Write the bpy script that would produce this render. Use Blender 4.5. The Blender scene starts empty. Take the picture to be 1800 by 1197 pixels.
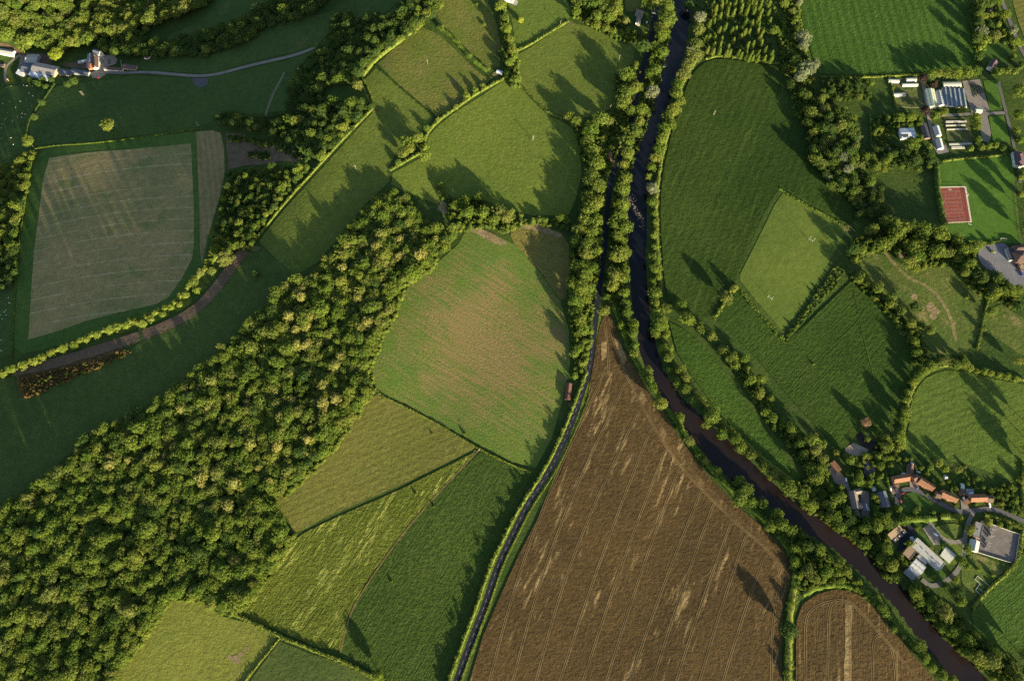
import bpy, bmesh, math, random
import numpy as np
from mathutils import Vector
from mathutils.geometry import delaunay_2d_cdt

# ------------------------------------------------------------------ camera, sky, sun, exposure
scene = bpy.context.scene
COL = scene.collection
R = math.radians
CAM_H, TILT, FPX, CX, CY = 800.0, R(20), 1200.0, 900.0, 598.5
cam_d = bpy.data.cameras.new("camera")
cam = bpy.data.objects.new("camera", cam_d)
COL.objects.link(cam)
cam.location = (0, 0, CAM_H)
cam.rotation_euler = (TILT, 0, 0)
cam_d.sensor_width = 36
cam_d.lens = 24
cam_d.clip_start = 1
cam_d.clip_end = 8000
scene.camera = cam
SUN_EL, SUN_AZ = R(12), R(145)          # azimuth clockwise from +Y
world = bpy.data.worlds.new("World")
scene.world = world
world.use_nodes = True
wn = world.node_tree
sky = wn.nodes.new("ShaderNodeTexSky")
sky.sky_type = 'NISHITA'
sky.sun_disc = False
sky.sun_elevation = SUN_EL
sky.sun_rotation = SUN_AZ
bg = wn.nodes["Background"]
bg.inputs[1].default_value = 0.075
wn.links.new(sky.outputs[0], bg.inputs[0])
sd = bpy.data.lights.new("sun", 'SUN')
sd.energy = 5.0
sd.angle = R(0.5)
sd.color = (1.0, 0.87, 0.56)
sun = bpy.data.objects.new("sun", sd)
COL.objects.link(sun)
sdir = Vector((math.sin(SUN_AZ) * math.cos(SUN_EL), math.cos(SUN_AZ) * math.cos(SUN_EL), math.sin(SUN_EL)))
sun.rotation_euler = sdir.to_track_quat('Z', 'Y').to_euler()
scene.view_settings.view_transform = 'Standard'
scene.view_settings.look = 'None'
scene.view_settings.gamma = 1
scene.view_settings.exposure = 2.0
scene.render.engine = 'CYCLES'
scene.cycles.max_bounces = 5
scene.cycles.diffuse_bounces = 2
scene.cycles.use_denoising = False

rng = np.random.default_rng(7)
random.seed(7)

# ------------------------------------------------------------------ terrain
def softplus(x, w):
    return w * np.logaddexp(0, x / w)

def _flat(u, v, z):
    dx = (u - CX) / FPX
    dy = (CY - v) / FPX
    k = (CAM_H - z) / (math.cos(TILT) - dy * math.sin(TILT))
    return dx * k, (math.sin(TILT) + dy * math.cos(TILT)) * k

RIV = np.array([(1206, -60, 40), (1203, 0, 40), (1194, 60, 38), (1184, 100, 36), (1172, 150, 32), (1150, 200, 31), (1135, 250, 33),
                (1125, 300, 35), (1120, 350, 36), (1121, 400, 38), (1121, 450, 38), (1124, 500, 36), (1130, 560, 36), (1138, 600, 36),
                (1151, 650, 38), (1182, 700, 42), (1226, 750, 46), (1275, 800, 50), (1332, 850, 50), (1394, 900, 48), (1480, 950, 46),
                (1534, 1000, 48), (1588, 1055, 48), (1632, 1110, 48), (1675, 1155, 48), (1712, 1197, 48), (1780, 1270, 48)], float)
_rx, _ry = _flat(RIV[:, 0], RIV[:, 1], 0)
_rw = RIV[:, 2] * 0.5 * (CAM_H / (FPX * (math.cos(TILT) - (CY - RIV[:, 1]) / FPX * math.sin(TILT))))
_rw = _rw * 0.98

def river_d(x, y):
    """signed distance to the water's edge (negative in the river)"""
    best = np.full(x.shape, 1e9)
    for i in range(len(_rx) - 1):
        ax, ay, bx, by = _rx[i], _ry[i], _rx[i + 1], _ry[i + 1]
        dx, dy = bx - ax, by - ay
        t = np.clip(((x - ax) * dx + (y - ay) * dy) / (dx * dx + dy * dy), 0, 1)
        d = np.hypot(x - ax - t * dx, y - ay - t * dy) - (_rw[i] + t * (_rw[i + 1] - _rw[i]))
        best = np.minimum(best, d)
    return best

def terr(x, y):
    x = np.asarray(x, float)
    y = np.asarray(y, float)
    s = -.574 * x + .819 * y
    t = .819 * x + .574 * y
    s0 = np.interp(t, [-800, -431, -28, 197, 365, 600, 1200], [400, 425, 510, 685, 780, 1070, 2200])
    s1 = np.interp(t, [-900, -300, -187, 121, 365, 600], [1230, 1190, 1180, 1250, 1330, 1700])
    s1 = np.maximum(s1, s0 + 150)
    K = np.interp(t, [-170, 40], [.187, .224])
    RS = .33
    z = -K * softplus(s - s0, 28) + (K + RS) * softplus(s - s1, 26) - RS * softplus(s - s1 - 330, 40)
    z = z + .7 * np.sin(x / 61 + 1.3) * np.sin(y / 73 + .4) + .4 * np.sin(x / 31 - y / 43)
    near = (x > -100)
    if np.any(near):
        d = river_d(x, y)
        z = z - 3.4 * np.clip((5 - d) / 8, 0, 1) ** 1.0
    return z

def P(u, v, h=0.0):
    """ground point whose picture is at pixel (u, v); with h, the point h metres above the ground there"""
    u = np.asarray(u, float)
    v = np.asarray(v, float)
    z = np.zeros(np.broadcast(u, v).shape)
    for _ in range(14):
        x, y = _flat(u, v, z + h)
        z = .3 * z + .7 * terr(x, y)
    x, y = _flat(u, v, z + h)
    return x, y

def W(u, v, h=0.0):
    x, y = P(u, v, h)
    return Vector((float(x), float(y), float(terr(x, y))))

def mpp(u, v):
    """metres per pixel across, near a pixel"""
    x0, _ = P(u, v)
    x1, _ = P(u + 4, v)
    return float(x1 - x0) / 4

# ------------------------------------------------------------------ materials
def new_mat(name):
    m = bpy.data.materials.new(name)
    m.use_nodes = True
    nt = m.node_tree
    b = nt.nodes["Principled BSDF"]
    b.inputs["Roughness"].default_value = .85
    b.inputs["Specular IOR Level"].default_value = .15
    return m, nt, b

def _n(nt, t, **kw):
    n = nt.nodes.new(t)
    for k, v in kw.items():
        setattr(n, k, v)
    return n

def noise(nt, vec, scale, detail=3, rough=.55):
    n = _n(nt, "ShaderNodeTexNoise")
    n.inputs["Scale"].default_value = scale
    n.inputs["Detail"].default_value = detail
    n.inputs["Roughness"].default_value = rough
    if vec is not None:
        nt.links.new(vec, n.inputs["Vector"])
    return n.outputs["Fac"]

def mrange(nt, v, a, b, c=0., d=1.):
    n = _n(nt, "ShaderNodeMapRange")
    nt.links.new(v, n.inputs[0])
    for i, k in enumerate((a, b, c, d)):
        n.inputs[i + 1].default_value = k
    return n.outputs[0]

def mix(nt, f, a, b, mode='MIX'):
    n = _n(nt, "ShaderNodeMix", data_type='RGBA', blend_type=mode)
    for sock, val in ((n.inputs[0], f), (n.inputs[6], a), (n.inputs[7], b)):
        if isinstance(val, (int, float)):
            sock.default_value = val
        elif isinstance(val, tuple):
            sock.default_value = (*val, 1)
        else:
            nt.links.new(val, sock)
    return n.outputs[2]

def math_n(nt, op, a, b=None):
    n = _n(nt, "ShaderNodeMath", operation=op)
    for i, val in enumerate((a, b)):
        if val is None:
            continue
        if isinstance(val, (int, float)):
            n.inputs[i].default_value = val
        else:
            nt.links.new(val, n.inputs[i])
    return n.outputs[0]

def field_mat(name, c1, c2, c3=None, ang=0., period=0., row=0., streak=.14, patch=(.58, .72), pscale=(1 / 14, 1 / 70),
              big=1 / 80, fine=1 / 1.6, fvar=.35, bump=.5, tram=0., tramc=None, clump=False, tramx=0.):
    """a crop or grass: two colours in broad drifts, streaks along the rows, rows, patches, fine grain"""
    m, nt, b = new_mat(name)
    pos = _n(nt, "ShaderNodeNewGeometry").outputs["Position"]
    mp = _n(nt, "ShaderNodeMapping")
    mp.inputs["Rotation"].default_value = (0, 0, -ang)
    nt.links.new(pos, mp.inputs["Vector"])
    v = mp.outputs[0]                                  # X runs along the rows

    def scaled(sx, sy):
        q = _n(nt, "ShaderNodeMapping")
        q.inputs["Scale"].default_value = (sx, sy, 0.001)
        nt.links.new(v, q.inputs["Vector"])
        return q.outputs[0]
    col = mix(nt, mrange(nt, noise(nt, pos, big, 4), .38, .62), c1, c2)
    st = noise(nt, scaled(1 / 40, 1 / 3.), 1, 3)
    col = mix(nt, mrange(nt, st, .3, .7, streak, 0), col, tuple(k * .6 for k in c1))
    if c3:
        pn = noise(nt, scaled(pscale[1], pscale[0]), 1, 5, .62)
        if clump:
            pn = math_n(nt, 'ADD', pn, mrange(nt, noise(nt, scaled(1 / 150, 1 / 45), 1, 2), .35, .65, -.14, .06))
        col = mix(nt, mrange(nt, pn, patch[0], patch[1]), col, c3)
    fs = noise(nt, scaled(1 / 55, 1 / 1.7), 1, 2, .5)
    h = math_n(nt, 'ADD', math_n(nt, 'MULTIPLY', noise(nt, pos, fine, 3, .6), .7), math_n(nt, 'MULTIPLY', fs, .16 if bump < .75 else .5))
    h = math_n(nt, 'ADD', h, math_n(nt, 'MULTIPLY', noise(nt, pos, 1 / 4.5, 2, .5), .9))
    if period and period < 8:
        period = 0
    if period:
        sx = _n(nt, "ShaderNodeSeparateXYZ")
        nt.links.new(v, sx.inputs[0])
        w = math_n(nt, 'ADD', sx.outputs[1], math_n(nt, 'MULTIPLY', noise(nt, pos, 1 / 20, 2), period * .5))
        sn = math_n(nt, 'SINE', math_n(nt, 'MULTIPLY', w, 2 * math.pi / period))
        r01 = mrange(nt, sn, -1, 1, 0, 1)
        col = mix(nt, math_n(nt, 'MULTIPLY', r01, row), col, tuple(k * .45 for k in c1))
        h = math_n(nt, 'ADD', h, math_n(nt, 'MULTIPLY', r01, -.5 * min(1, row * 2)))
    if tram:
            sx = _n(nt, "ShaderNodeSeparateXYZ")
            nt.links.new(v, sx.inputs[0])
            bow = math_n(nt, 'MULTIPLY', math_n(nt, 'POWER', math_n(nt, 'MULTIPLY', math_n(nt, 'ADD', sx.outputs[0], tramx), .01), 2.), 6.)
            yy = math_n(nt, 'ADD', sx.outputs[1], bow)
            fr = math_n(nt, 'FRACT', math_n(nt, 'DIVIDE', yy, tram))
            d = math_n(nt, 'ABSOLUTE', math_n(nt, 'SUBTRACT', fr, .5))
            col = mix(nt, math_n(nt, 'MULTIPLY', mrange(nt, d, 1.1 / tram, .45 / tram, 0, .75), mrange(nt, noise(nt, pos, 1 / 30, 3), .35, .6)), col, tramc)
    val = mrange(nt, noise(nt, pos, fine, 3, .7), .3, .7, 1 - fvar, 1 + fvar)
    val2 = mrange(nt, noise(nt, pos, 1 / 9, 3, .6), .3, .7, .86, 1.14)
    cc = _n(nt, "ShaderNodeVectorMath", operation='SCALE')
    nt.links.new(col, cc.inputs[0])
    nt.links.new(math_n(nt, 'MULTIPLY', val, val2), cc.inputs["Scale"])
    nt.links.new(cc.outputs[0], b.inputs["Base Color"])
    bp = _n(nt, "ShaderNodeBump")
    bp.inputs["Strength"].default_value = 1
    bp.inputs["Distance"].default_value = bump
    nt.links.new(h, bp.inputs["Height"])
    nt.links.new(bp.outputs[0], b.inputs["Normal"])
    b.inputs["Specular IOR Level"].default_value = .05
    return m

def leaf_mat(name, cols, nvar=.3, trans=.25):
    m, nt, b = new_mat(name)
    oi = _n(nt, "ShaderNodeObjectInfo")
    rp = _n(nt, "ShaderNodeValToRGB")
    el = rp.color_ramp.elements
    if len(cols) == 1:
        cols = cols * 2
    while len(el) < len(cols):
        el.new(.5)
    for i, c in enumerate(cols):
        el[i].position = i / max(1, len(cols) - 1)
        el[i].color = (*c, 1)
    nt.links.new(oi.outputs["Random"], rp.inputs[0])
    pos = _n(nt, "ShaderNodeNewGeometry").outputs["Position"]
    val = mrange(nt, noise(nt, pos, .5, 3), .3, .7, 1 - nvar, 1 + nvar)
    cc = _n(nt, "ShaderNodeVectorMath", operation='SCALE')
    nt.links.new(rp.outputs[0], cc.inputs[0])
    nt.links.new(val, cc.inputs["Scale"])
    nt.links.new(cc.outputs[0], b.inputs["Base Color"])
    b.inputs["Specular IOR Level"].default_value = .1
    tr = _n(nt, "ShaderNodeBsdfTranslucent")
    nt.links.new(cc.outputs[0], tr.inputs[0])
    ms = _n(nt, "ShaderNodeMixShader")
    ms.inputs[0].default_value = trans
    nt.links.new(b.outputs[0], ms.inputs[1])
    nt.links.new(tr.outputs[0], ms.inputs[2])
    nt.links.new(ms.outputs[0], nt.nodes["Material Output"].inputs[0])
    return m

def plain(name, c, var=.2, scale=.5, rough=.8, spec=.2, metal=0., stripe=None, bump=0.):
    m, nt, b = new_mat(name)
    tc = _n(nt, "ShaderNodeTexCoord").outputs["Object"]
    val = mrange(nt, noise(nt, tc, scale, 5, .65), .3, .7, 1 - var, 1 + var)
    cc = _n(nt, "ShaderNodeVectorMath", operation='SCALE')
    cc.inputs[0].default_value = c
    if stripe:
        sx = _n(nt, "ShaderNodeSeparateXYZ")
        nt.links.new(tc, sx.inputs[0])
        sn = math_n(nt, 'SINE', math_n(nt, 'MULTIPLY', sx.outputs[stripe[0]], 2 * math.pi / stripe[1]))
        val = math_n(nt, 'MULTIPLY', val, mrange(nt, sn, -1, 1, 1 - stripe[2], 1))
    nt.links.new(val, cc.inputs["Scale"])
    nt.links.new(cc.outputs[0], b.inputs["Base Color"])
    b.inputs["Roughness"].default_value = rough
    b.inputs["Specular IOR Level"].default_value = spec
    b.inputs["Metallic"].default_value = metal
    if bump:
        bp = _n(nt, "ShaderNodeBump")
        bp.inputs["Distance"].default_value = bump
        nt.links.new(noise(nt, tc, scale * 3, 4), bp.inputs["Height"])
        nt.links.new(bp.outputs[0], b.inputs["Normal"])
    return m

# ------------------------------------------------------------------ object helpers
def obj(name, mesh, parent=None, mat=None, **props):
    o = bpy.data.objects.new(name, mesh)
    COL.objects.link(o)
    if parent is not None:
        o.parent = parent
    if mat is not None:
        o.data.materials.append(mat)
    for k, v in props.items():
        o[k] = v
    return o

def thing(name, label, cat, loc=(0, 0, 0), rz=0., group=None):
    o = bpy.data.objects.new(name, None)
    o.empty_display_size = .5
    COL.objects.link(o)
    o.location = loc
    o.rotation_euler = (0, 0, rz)
    o["label"] = label
    o["category"] = cat
    if group:
        o["group"] = group
    return o

def pydata(name, V, F, smooth=False):
    me = bpy.data.meshes.new(name)
    me.from_pydata([tuple(v) for v in V], [], F)
    if smooth:
        me.polygons.foreach_set("use_smooth", [True] * len(me.polygons))
    me.update()
    return me

def np_mesh(name, V, Q, T=None):
    """mesh from numpy: quads Q (n,4) and triangles T (m,3)"""
    me = bpy.data.meshes.new(name)
    nq = len(Q)
    ntri = 0 if T is None else len(T)
    me.vertices.add(len(V))
    me.vertices.foreach_set("co", np.asarray(V, np.float32).ravel())
    loops = np.concatenate([np.asarray(Q, np.int32).ravel(), np.zeros(0, np.int32) if T is None else np.asarray(T, np.int32).ravel()])
    me.loops.add(len(loops))
    me.loops.foreach_set("vertex_index", loops)
    me.polygons.add(nq + ntri)
    st = np.concatenate([np.arange(nq) * 4, nq * 4 + np.arange(ntri) * 3]).astype(np.int32)
    tot = np.concatenate([np.full(nq, 4), np.full(ntri, 3)]).astype(np.int32)
    me.polygons.foreach_set("loop_start", st)
    me.polygons.foreach_set("loop_total", tot)
    me.update()
    me.validate()
    return me

class MB:
    """collects boxes and prisms in local space into one mesh"""
    def __init__(s):
        s.V, s.F = [], []

    def add(s, V, F):
        n = len(s.V)
        s.V += [tuple(v) for v in V]
        s.F += [tuple(i + n for i in f) for f in F]
        return s

    def box(s, x0, x1, y0, y1, z0, z1):
        return s.add([(x0, y0, z0), (x1, y0, z0), (x1, y1, z0), (x0, y1, z0), (x0, y0, z1), (x1, y0, z1), (x1, y1, z1), (x0, y1, z1)],
                     [(0, 3, 2, 1), (4, 5, 6, 7), (0, 1, 5, 4), (1, 2, 6, 5), (2, 3, 7, 6), (3, 0, 4, 7)])

    def bar(s, a, b, r):
        a, b = Vector(a), Vector(b)
        d = (b - a).normalized()
        n = d.cross(Vector((0, 0, 1)) if abs(d.z) < .9 else Vector((1, 0, 0))).normalized()
        m = d.cross(n)
        V = [p + (n * cx + m * cy) * r for p in (a, b) for cx, cy in ((-1, -1), (1, -1), (1, 1), (-1, 1))]
        return s.add(V, [(0, 1, 2, 3), (7, 6, 5, 4), (0, 4, 5, 1), (1, 5, 6, 2), (2, 6, 7, 3), (3, 7, 4, 0)])

    def cyl(s, x, y, z0, z1, r0, r1=None, n=10, ax='z'):
        r1 = r0 if r1 is None else r1
        V = []
        for z, r in ((z0, r0), (z1, r1)):
            for i in range(n):
                a = 2 * math.pi * i / n
                p = (r * math.cos(a), r * math.sin(a))
                V.append((x + p[0], y + p[1], z) if ax == 'z' else (x + p[0], z, y + p[1]))
        return s.add(V, [tuple(range(n))[::-1], tuple(range(n, 2 * n))] + [(i, (i + 1) % n, n + (i + 1) % n, n + i) for i in range(n)])

    def build(s, name, mat, parent=None, **kw):
        me = pydata(name, s.V, s.F)
        bm = bmesh.new()
        bm.from_mesh(me)
        bmesh.ops.recalc_face_normals(bm, faces=bm.faces)
        bm.to_mesh(me)
        bm.free()
        return obj(name, me, parent, mat, **kw)

def dense(pts, step, closed=False):
    out = []
    n = len(pts)
    for i in range(n if closed else n - 1):
        a, b = np.array(pts[i][:2], float), np.array(pts[(i + 1) % n][:2], float)
        k = max(1, int(np.hypot(*(b - a)) / step))
        for j in range(k):
            out.append(a + (b - a) * j / k)
    if not closed:
        out.append(np.array(pts[-1][:2], float))
    return np.array(out)

def smooth_line(pts, it=2, closed=False):
    p = np.array([q[:2] for q in pts], float)
    for _ in range(it):
        if closed:
            q = np.roll(p, -1, 0)
            p = np.stack([.75 * p + .25 * q, .25 * p + .75 * q], 1).reshape(-1, 2)
        else:
            a, b = p[:-1], p[1:]
            p = np.vstack([p[:1], np.stack([.75 * a + .25 * b, .25 * a + .75 * b], 1).reshape(-1, 2), p[-1:]])
    return p

def sheet(name, px, mat, off=.25, cell=9., rounded=0, wob=0., skirt=0., kind='structure', **props):
    """a patch of ground draped on the terrain, outlined by picture points"""
    pts = smooth_line(px, rounded, True) if rounded else np.array([q[:2] for q in px], float)
    x, y = P(pts[:, 0], pts[:, 1])
    d = dense(np.stack([x, y], 1), cell * .8, True)
    if wob:
        ph = rng.uniform(0, 6.3, 4)
        L = np.arange(len(d)) * cell * .8
        w = np.sin(L / 17 + ph[0]) + .7 * np.sin(L / 7.3 + ph[1])
        nx = np.roll(d, -1, 0) - np.roll(d, 1, 0)
        nx = nx / np.maximum(np.hypot(nx[:, 0], nx[:, 1])[:, None], 1e-6)
        d = d + np.stack([-nx[:, 1], nx[:, 0]], 1) * (w * wob)[:, None]
    lo, hi = d.min(0), d.max(0)
    gx, gy = np.meshgrid(np.arange(lo[0] + cell, hi[0], cell), np.arange(lo[1] + cell, hi[1], cell))
    g = np.stack([gx.ravel(), gy.ravel()], 1)
    if len(g):
        g = g[inside(g, d)]
        if len(g) and len(g) < 6000:
            dd = np.min(np.hypot(g[:, None, 0] - d[None, :, 0], g[:, None, 1] - d[None, :, 1]), 1)
            g = g[dd > cell * .45]
    allp = np.vstack([d, g]) if len(g) else d
    vs, _, fs, *_r = delaunay_2d_cdt([Vector(p) for p in allp], [], [list(range(len(d)))], 1, 1e-4)
    A = np.array([(v.x, v.y) for v in vs])
    z = terr(A[:, 0], A[:, 1]) + off
    V = [(a[0], a[1], zz) for a, zz in zip(A, z)]
    F = [tuple(f) for f in fs]
    me = pydata(name, V, F)
    if skirt:
        bm = bmesh.new()
        bm.from_mesh(me)
        ed = [e for e in bm.edges if e.is_boundary]
        r = bmesh.ops.extrude_edge_only(bm, edges=ed)
        for e in r['geom']:
            if isinstance(e, bmesh.types.BMVert):
                e.co.z -= skirt
        bmesh.ops.recalc_face_normals(bm, faces=bm.faces)
        bm.to_mesh(me)
        bm.free()
    bm = bmesh.new()
    bm.from_mesh(me)
    for f in bm.faces:
        if f.normal.z < -.01:
            f.normal_flip()
    bm.to_mesh(me)
    bm.free()
    return obj(name, me, None, mat, kind=kind, **props) if kind else obj(name, me, None, mat, **props)

def inside(p, poly):
    x, y = p[:, 0], p[:, 1]
    c = np.zeros(len(p), bool)
    n = len(poly)
    for i in range(n):
        (x0, y0), (x1, y1) = poly[i], poly[(i + 1) % n]
        if y0 == y1:
            continue
        k = ((y0 > y) != (y1 > y)) & (x < (x1 - x0) * (y - y0) / (y1 - y0) + x0)
        c ^= k
    return c

def world_line(px, smooth=2, step=4.):
    p = smooth_line(px, smooth) if smooth else np.array([q[:2] for q in px], float)
    x, y = P(p[:, 0], p[:, 1])
    return dense(np.stack([x, y], 1), step)

def normals2(L):
    t = np.gradient(L, axis=0)
    t = t / np.maximum(np.hypot(t[:, 0], t[:, 1])[:, None], 1e-6)
    return np.stack([-t[:, 1], t[:, 0]], 1)

def ribbon_geo(L, w, off, shift=0.):
    n = normals2(L)
    hw = np.asarray(w) / 2 if np.ndim(w) else np.full(len(L), w / 2)
    a = L + n * (shift + hw)[:, None]
    b = L + n * (shift - hw)[:, None]
    A = np.column_stack([a, terr(a[:, 0], a[:, 1]) + off])
    B = np.column_stack([b, terr(b[:, 0], b[:, 1]) + off])
    m = np.maximum(A[:, 2], B[:, 2]) * .5 + (A[:, 2] + B[:, 2]) * .25
    V = np.vstack([A, B])
    k = len(L)
    F = [(i, k + i, k + i + 1, i + 1) for i in range(k - 1)]
    return V, F

def ribbon(name, px, w, mat, off=.35, smooth=2, shift=0., step=4., kind='structure'):
    L = world_line(px, smooth, step)
    V, F = ribbon_geo(L, w, off, shift)
    return obj(name, pydata(name, V, F), None, mat, kind=kind)

def px_ang(a, b):
    ax, ay = P(*a)
    bx, by = P(*b)
    return math.atan2(float(by - ay), float(bx - ax))

# ------------------------------------------------------------------ ground and water
GRASS = field_mat("rough grass", (.030, .054, .012), (.044, .066, .015), (.055, .068, .02), big=1 / 60, patch=(.56, .7), bump=.5)
gx, gy = np.meshgrid(np.arange(-1700, 1701, 6.), np.arange(-500, 1801, 6.))
gz = terr(gx.ravel(), gy.ravel())
nx_, ny_ = gx.shape[1], gx.shape[0]
ii = np.arange(nx_ * ny_).reshape(ny_, nx_)
Q = np.stack([ii[:-1, :-1], ii[:-1, 1:], ii[1:, 1:], ii[1:, :-1]], -1).reshape(-1, 4)
gm = np_mesh("ground", np.column_stack([gx.ravel(), gy.ravel(), gz]), Q)
gm.polygons.foreach_set("use_smooth", [True] * len(gm.polygons))
obj("ground", gm, None, GRASS, kind='structure')

wm, nt, b = new_mat("river water")
pos = _n(nt, "ShaderNodeNewGeometry").outputs["Position"]
sx = _n(nt, "ShaderNodeSeparateXYZ")
nt.links.new(pos, sx.inputs[0])
dn = mrange(nt, sx.outputs[1], 420, 180)  # silt brown downstream; upper reach painted navy to stand for tree shade
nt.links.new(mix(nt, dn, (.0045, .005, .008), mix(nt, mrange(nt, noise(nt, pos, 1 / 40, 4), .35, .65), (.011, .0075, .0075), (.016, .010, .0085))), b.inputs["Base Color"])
b.inputs["Roughness"].default_value = .12
b.inputs["Specular IOR Level"].default_value = .5
b.inputs["IOR"].default_value = 1.33
bp = _n(nt, "ShaderNodeBump")
bp.inputs["Distance"].default_value = .06
nt.links.new(noise(nt, pos, 1 / 2.5, 4), bp.inputs["Height"])
nt.links.new(bp.outputs[0], b.inputs["Normal"])
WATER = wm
L = dense(np.stack([_rx, _ry], 1), 8)
tt = np.linspace(0, 1, len(L))
ww = np.interp(L[:, 1][::-1], _ry[::-1], _rw[::-1])[::-1] * 2 + 6
n2 = normals2(L)
A, B = L + n2 * (ww / 2)[:, None], L - n2 * (ww / 2)[:, None]
k = len(L)
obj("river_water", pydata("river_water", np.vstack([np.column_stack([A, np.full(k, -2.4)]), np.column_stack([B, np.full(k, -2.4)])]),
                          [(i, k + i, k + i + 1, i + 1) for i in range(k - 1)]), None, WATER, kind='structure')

g5 = np.random.default_rng(5)
V, F = [], []
for i in range(150):
    f = g5.uniform(0, 1)
    u_, v_ = 1106 + f * 26 + g5.normal(scale=2.5), 345 + f * 52 + g5.normal(scale=7)
    x_, y_ = (float(q) for q in _flat(u_, v_, -2.4))
    if river_d(np.array([x_]), np.array([y_]))[0] > -1.5:
        continue
    r_ = g5.uniform(.25, .7)
    n0 = len(V)
    for k_ in range(6):
        a_ = k_ * 1.047 + g5.uniform(-.2, .2)
        V.append((x_ + r_ * 1.3 * math.cos(a_), y_ + r_ * math.sin(a_), -2.6))
    for k_ in range(6):
        a_ = k_ * 1.047 + g5.uniform(-.2, .2)
        V.append((x_ + r_ * .8 * math.cos(a_), y_ + r_ * .6 * math.sin(a_), -2.4 + r_ * .5))
    F += [tuple(n0 + 6 + k_ for k_ in range(6))] + [(n0 + k_, n0 + (k_ + 1) % 6, n0 + 6 + (k_ + 1) % 6, n0 + 6 + k_) for k_ in range(6)]
obj("river_pebbles", pydata("river_pebbles", V, F), None, plain("wet river stones", (.17, .14, .12), var=.4, scale=.4), kind='stuff', label="pale stones breaking the surface across the dark river", category="river stones")

# ------------------------------------------------------------------ fields
def a2(a, b):
    return px_ang(a, b)

M_GREENROW = lambda nm, ang, **k: field_mat(nm, (.024, .058, .010), (.034, .070, .012), ang=ang, **k)
# stubble field in the upper left: green headland, pale stubble, striped strip
f_head = field_mat("green headland", (.045, .088, .018), (.06, .098, .02), ang=a2((60, 300), (30, 560)), period=4, row=.25)
sheet("field", [(62, 262), (130, 252), (200, 247), (270, 240), (345, 231), (388, 231), (397, 262), (397, 300), (388, 345), (372, 400), (360, 462), (345, 492), (320, 520), (290, 542), (220, 563), (150, 590), (90, 612), (22, 625), (26, 560), (33, 440), (48, 350)], f_head, rounded=1)
f_stub = field_mat("pale stubble", (.245, .185, .080), (.175, .160, .064), (.090, .125, .036), ang=a2((60, 520), (340, 450)), period=5.5, row=.22, patch=(.55, .75), pscale=(1 / 40, 1 / 60), streak=.2, tram=21., tramx=560., tramc=(.36, .29, .17))
sheet("field", [(87, 278), (160, 268), (250, 261), (336, 253), (338, 300), (341, 360), (341, 430), (338, 455), (320, 490), (297, 522), (275, 535), (215, 548), (150, 565), (100, 583), (50, 597), (56, 500), (60, 440), (68, 380), (76, 315)], f_stub, off=.4)
f_strip = field_mat("mown strip", (.22, .165, .075), (.17, .14, .06), ang=a2((365, 240), (375, 330)), period=9, row=.3)
sheet("field", [(345, 232), (372, 230), (388, 234), (394, 262), (395, 300), (387, 345), (373, 390), (362, 430), (355, 465), (352, 440), (351, 380), (348, 300)], f_strip, off=.42)
# valley pastures
f_past = field_mat("valley pasture", (.040, .070, .018), (.048, .078, .019), (.085, .085, .035), big=1 / 120, patch=(.6, .8), pscale=(1 / 60, 1 / 90))
sheet("field", [(110, 150), (240, 133), (300, 136), (350, 139), (430, 124), (500, 108), (545, 95), (530, 115), (508, 150), (505, 195), (440, 202), (390, 196), (372, 215), (345, 226), (250, 238), (150, 250), (62, 256), (48, 225), (75, 180), (90, 155)], f_past)
sheet("field", [(-30, 150), (60, 150), (85, 155), (60, 190), (46, 230), (52, 262), (-30, 300)], f_past, off=.27)
sheet("field", [(250, 104), (300, 98), (370, 98), (430, 78), (480, 42), (520, 35), (590, 20), (585, 50), (560, 78), (520, 92), (450, 108), (380, 126), (350, 130), (300, 127), (245, 122)], f_past, off=.29)
sheet("field", [(300, 60), (360, 35), (380, 0), (470, -20), (460, 12), (400, 42), (330, 62), (290, 75)], f_past, off=.27)
sheet("field", [(620, -20), (720, -20), (690, 15), (650, 45), (630, 30)], f_past, off=.27)
# dark field below the track, in the lee of the wood
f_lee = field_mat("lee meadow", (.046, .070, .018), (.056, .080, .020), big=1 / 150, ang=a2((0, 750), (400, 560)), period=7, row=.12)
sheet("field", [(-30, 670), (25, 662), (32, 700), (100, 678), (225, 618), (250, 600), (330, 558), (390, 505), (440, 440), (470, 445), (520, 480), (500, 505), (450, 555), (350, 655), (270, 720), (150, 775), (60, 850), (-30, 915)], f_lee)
sheet("field", [(-30, 500), (20, 495), (26, 500), (20, 625), (-30, 640)], f_past, off=.27)
# strip field with tree shadows
f_lit = field_mat("grazed meadow", (.076, .101, .019), (.090, .111, .022), (.067, .101, .018), big=1 / 70, ang=a2((500, 400), (650, 220)), period=5, row=.12)
sheet("field", [(455, 424), (500, 368), (560, 303), (610, 248), (660, 192), (648, 165), (640, 142), (662, 118), (700, 152), (742, 187), (762, 206), (748, 228), (700, 262), (680, 300), (686, 318), (640, 362), (600, 412), (560, 460), (520, 485), (480, 450)], f_lit)
f_lit2 = field_mat("tussock pasture", (.100, .104, .024), (.078, .098, .019), (.12, .102, .038), big=1 / 45, patch=(.55, .7), pscale=(1 / 20, 1 / 25), bump=.7)
sheet("field", [(664, 112), (700, 80), (742, 48), (772, 62), (800, 88), (832, 120), (850, 134), (868, 136), (840, 158), (800, 188), (768, 206), (742, 184), (700, 148)], f_lit2, off=.28)
sheet("field", [(765, 20), (790, -15), (850, -15), (872, 40), (882, 90), (878, 118), (860, 122), (835, 100), (800, 66), (778, 46)], f_lit2, off=.27)
f_lawn = field_mat("mown lawn", (.074, .106, .019), (.083, .114, .021), big=1 / 50, ang=a2((930, 60), (990, 20)), period=6, row=.15)
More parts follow.
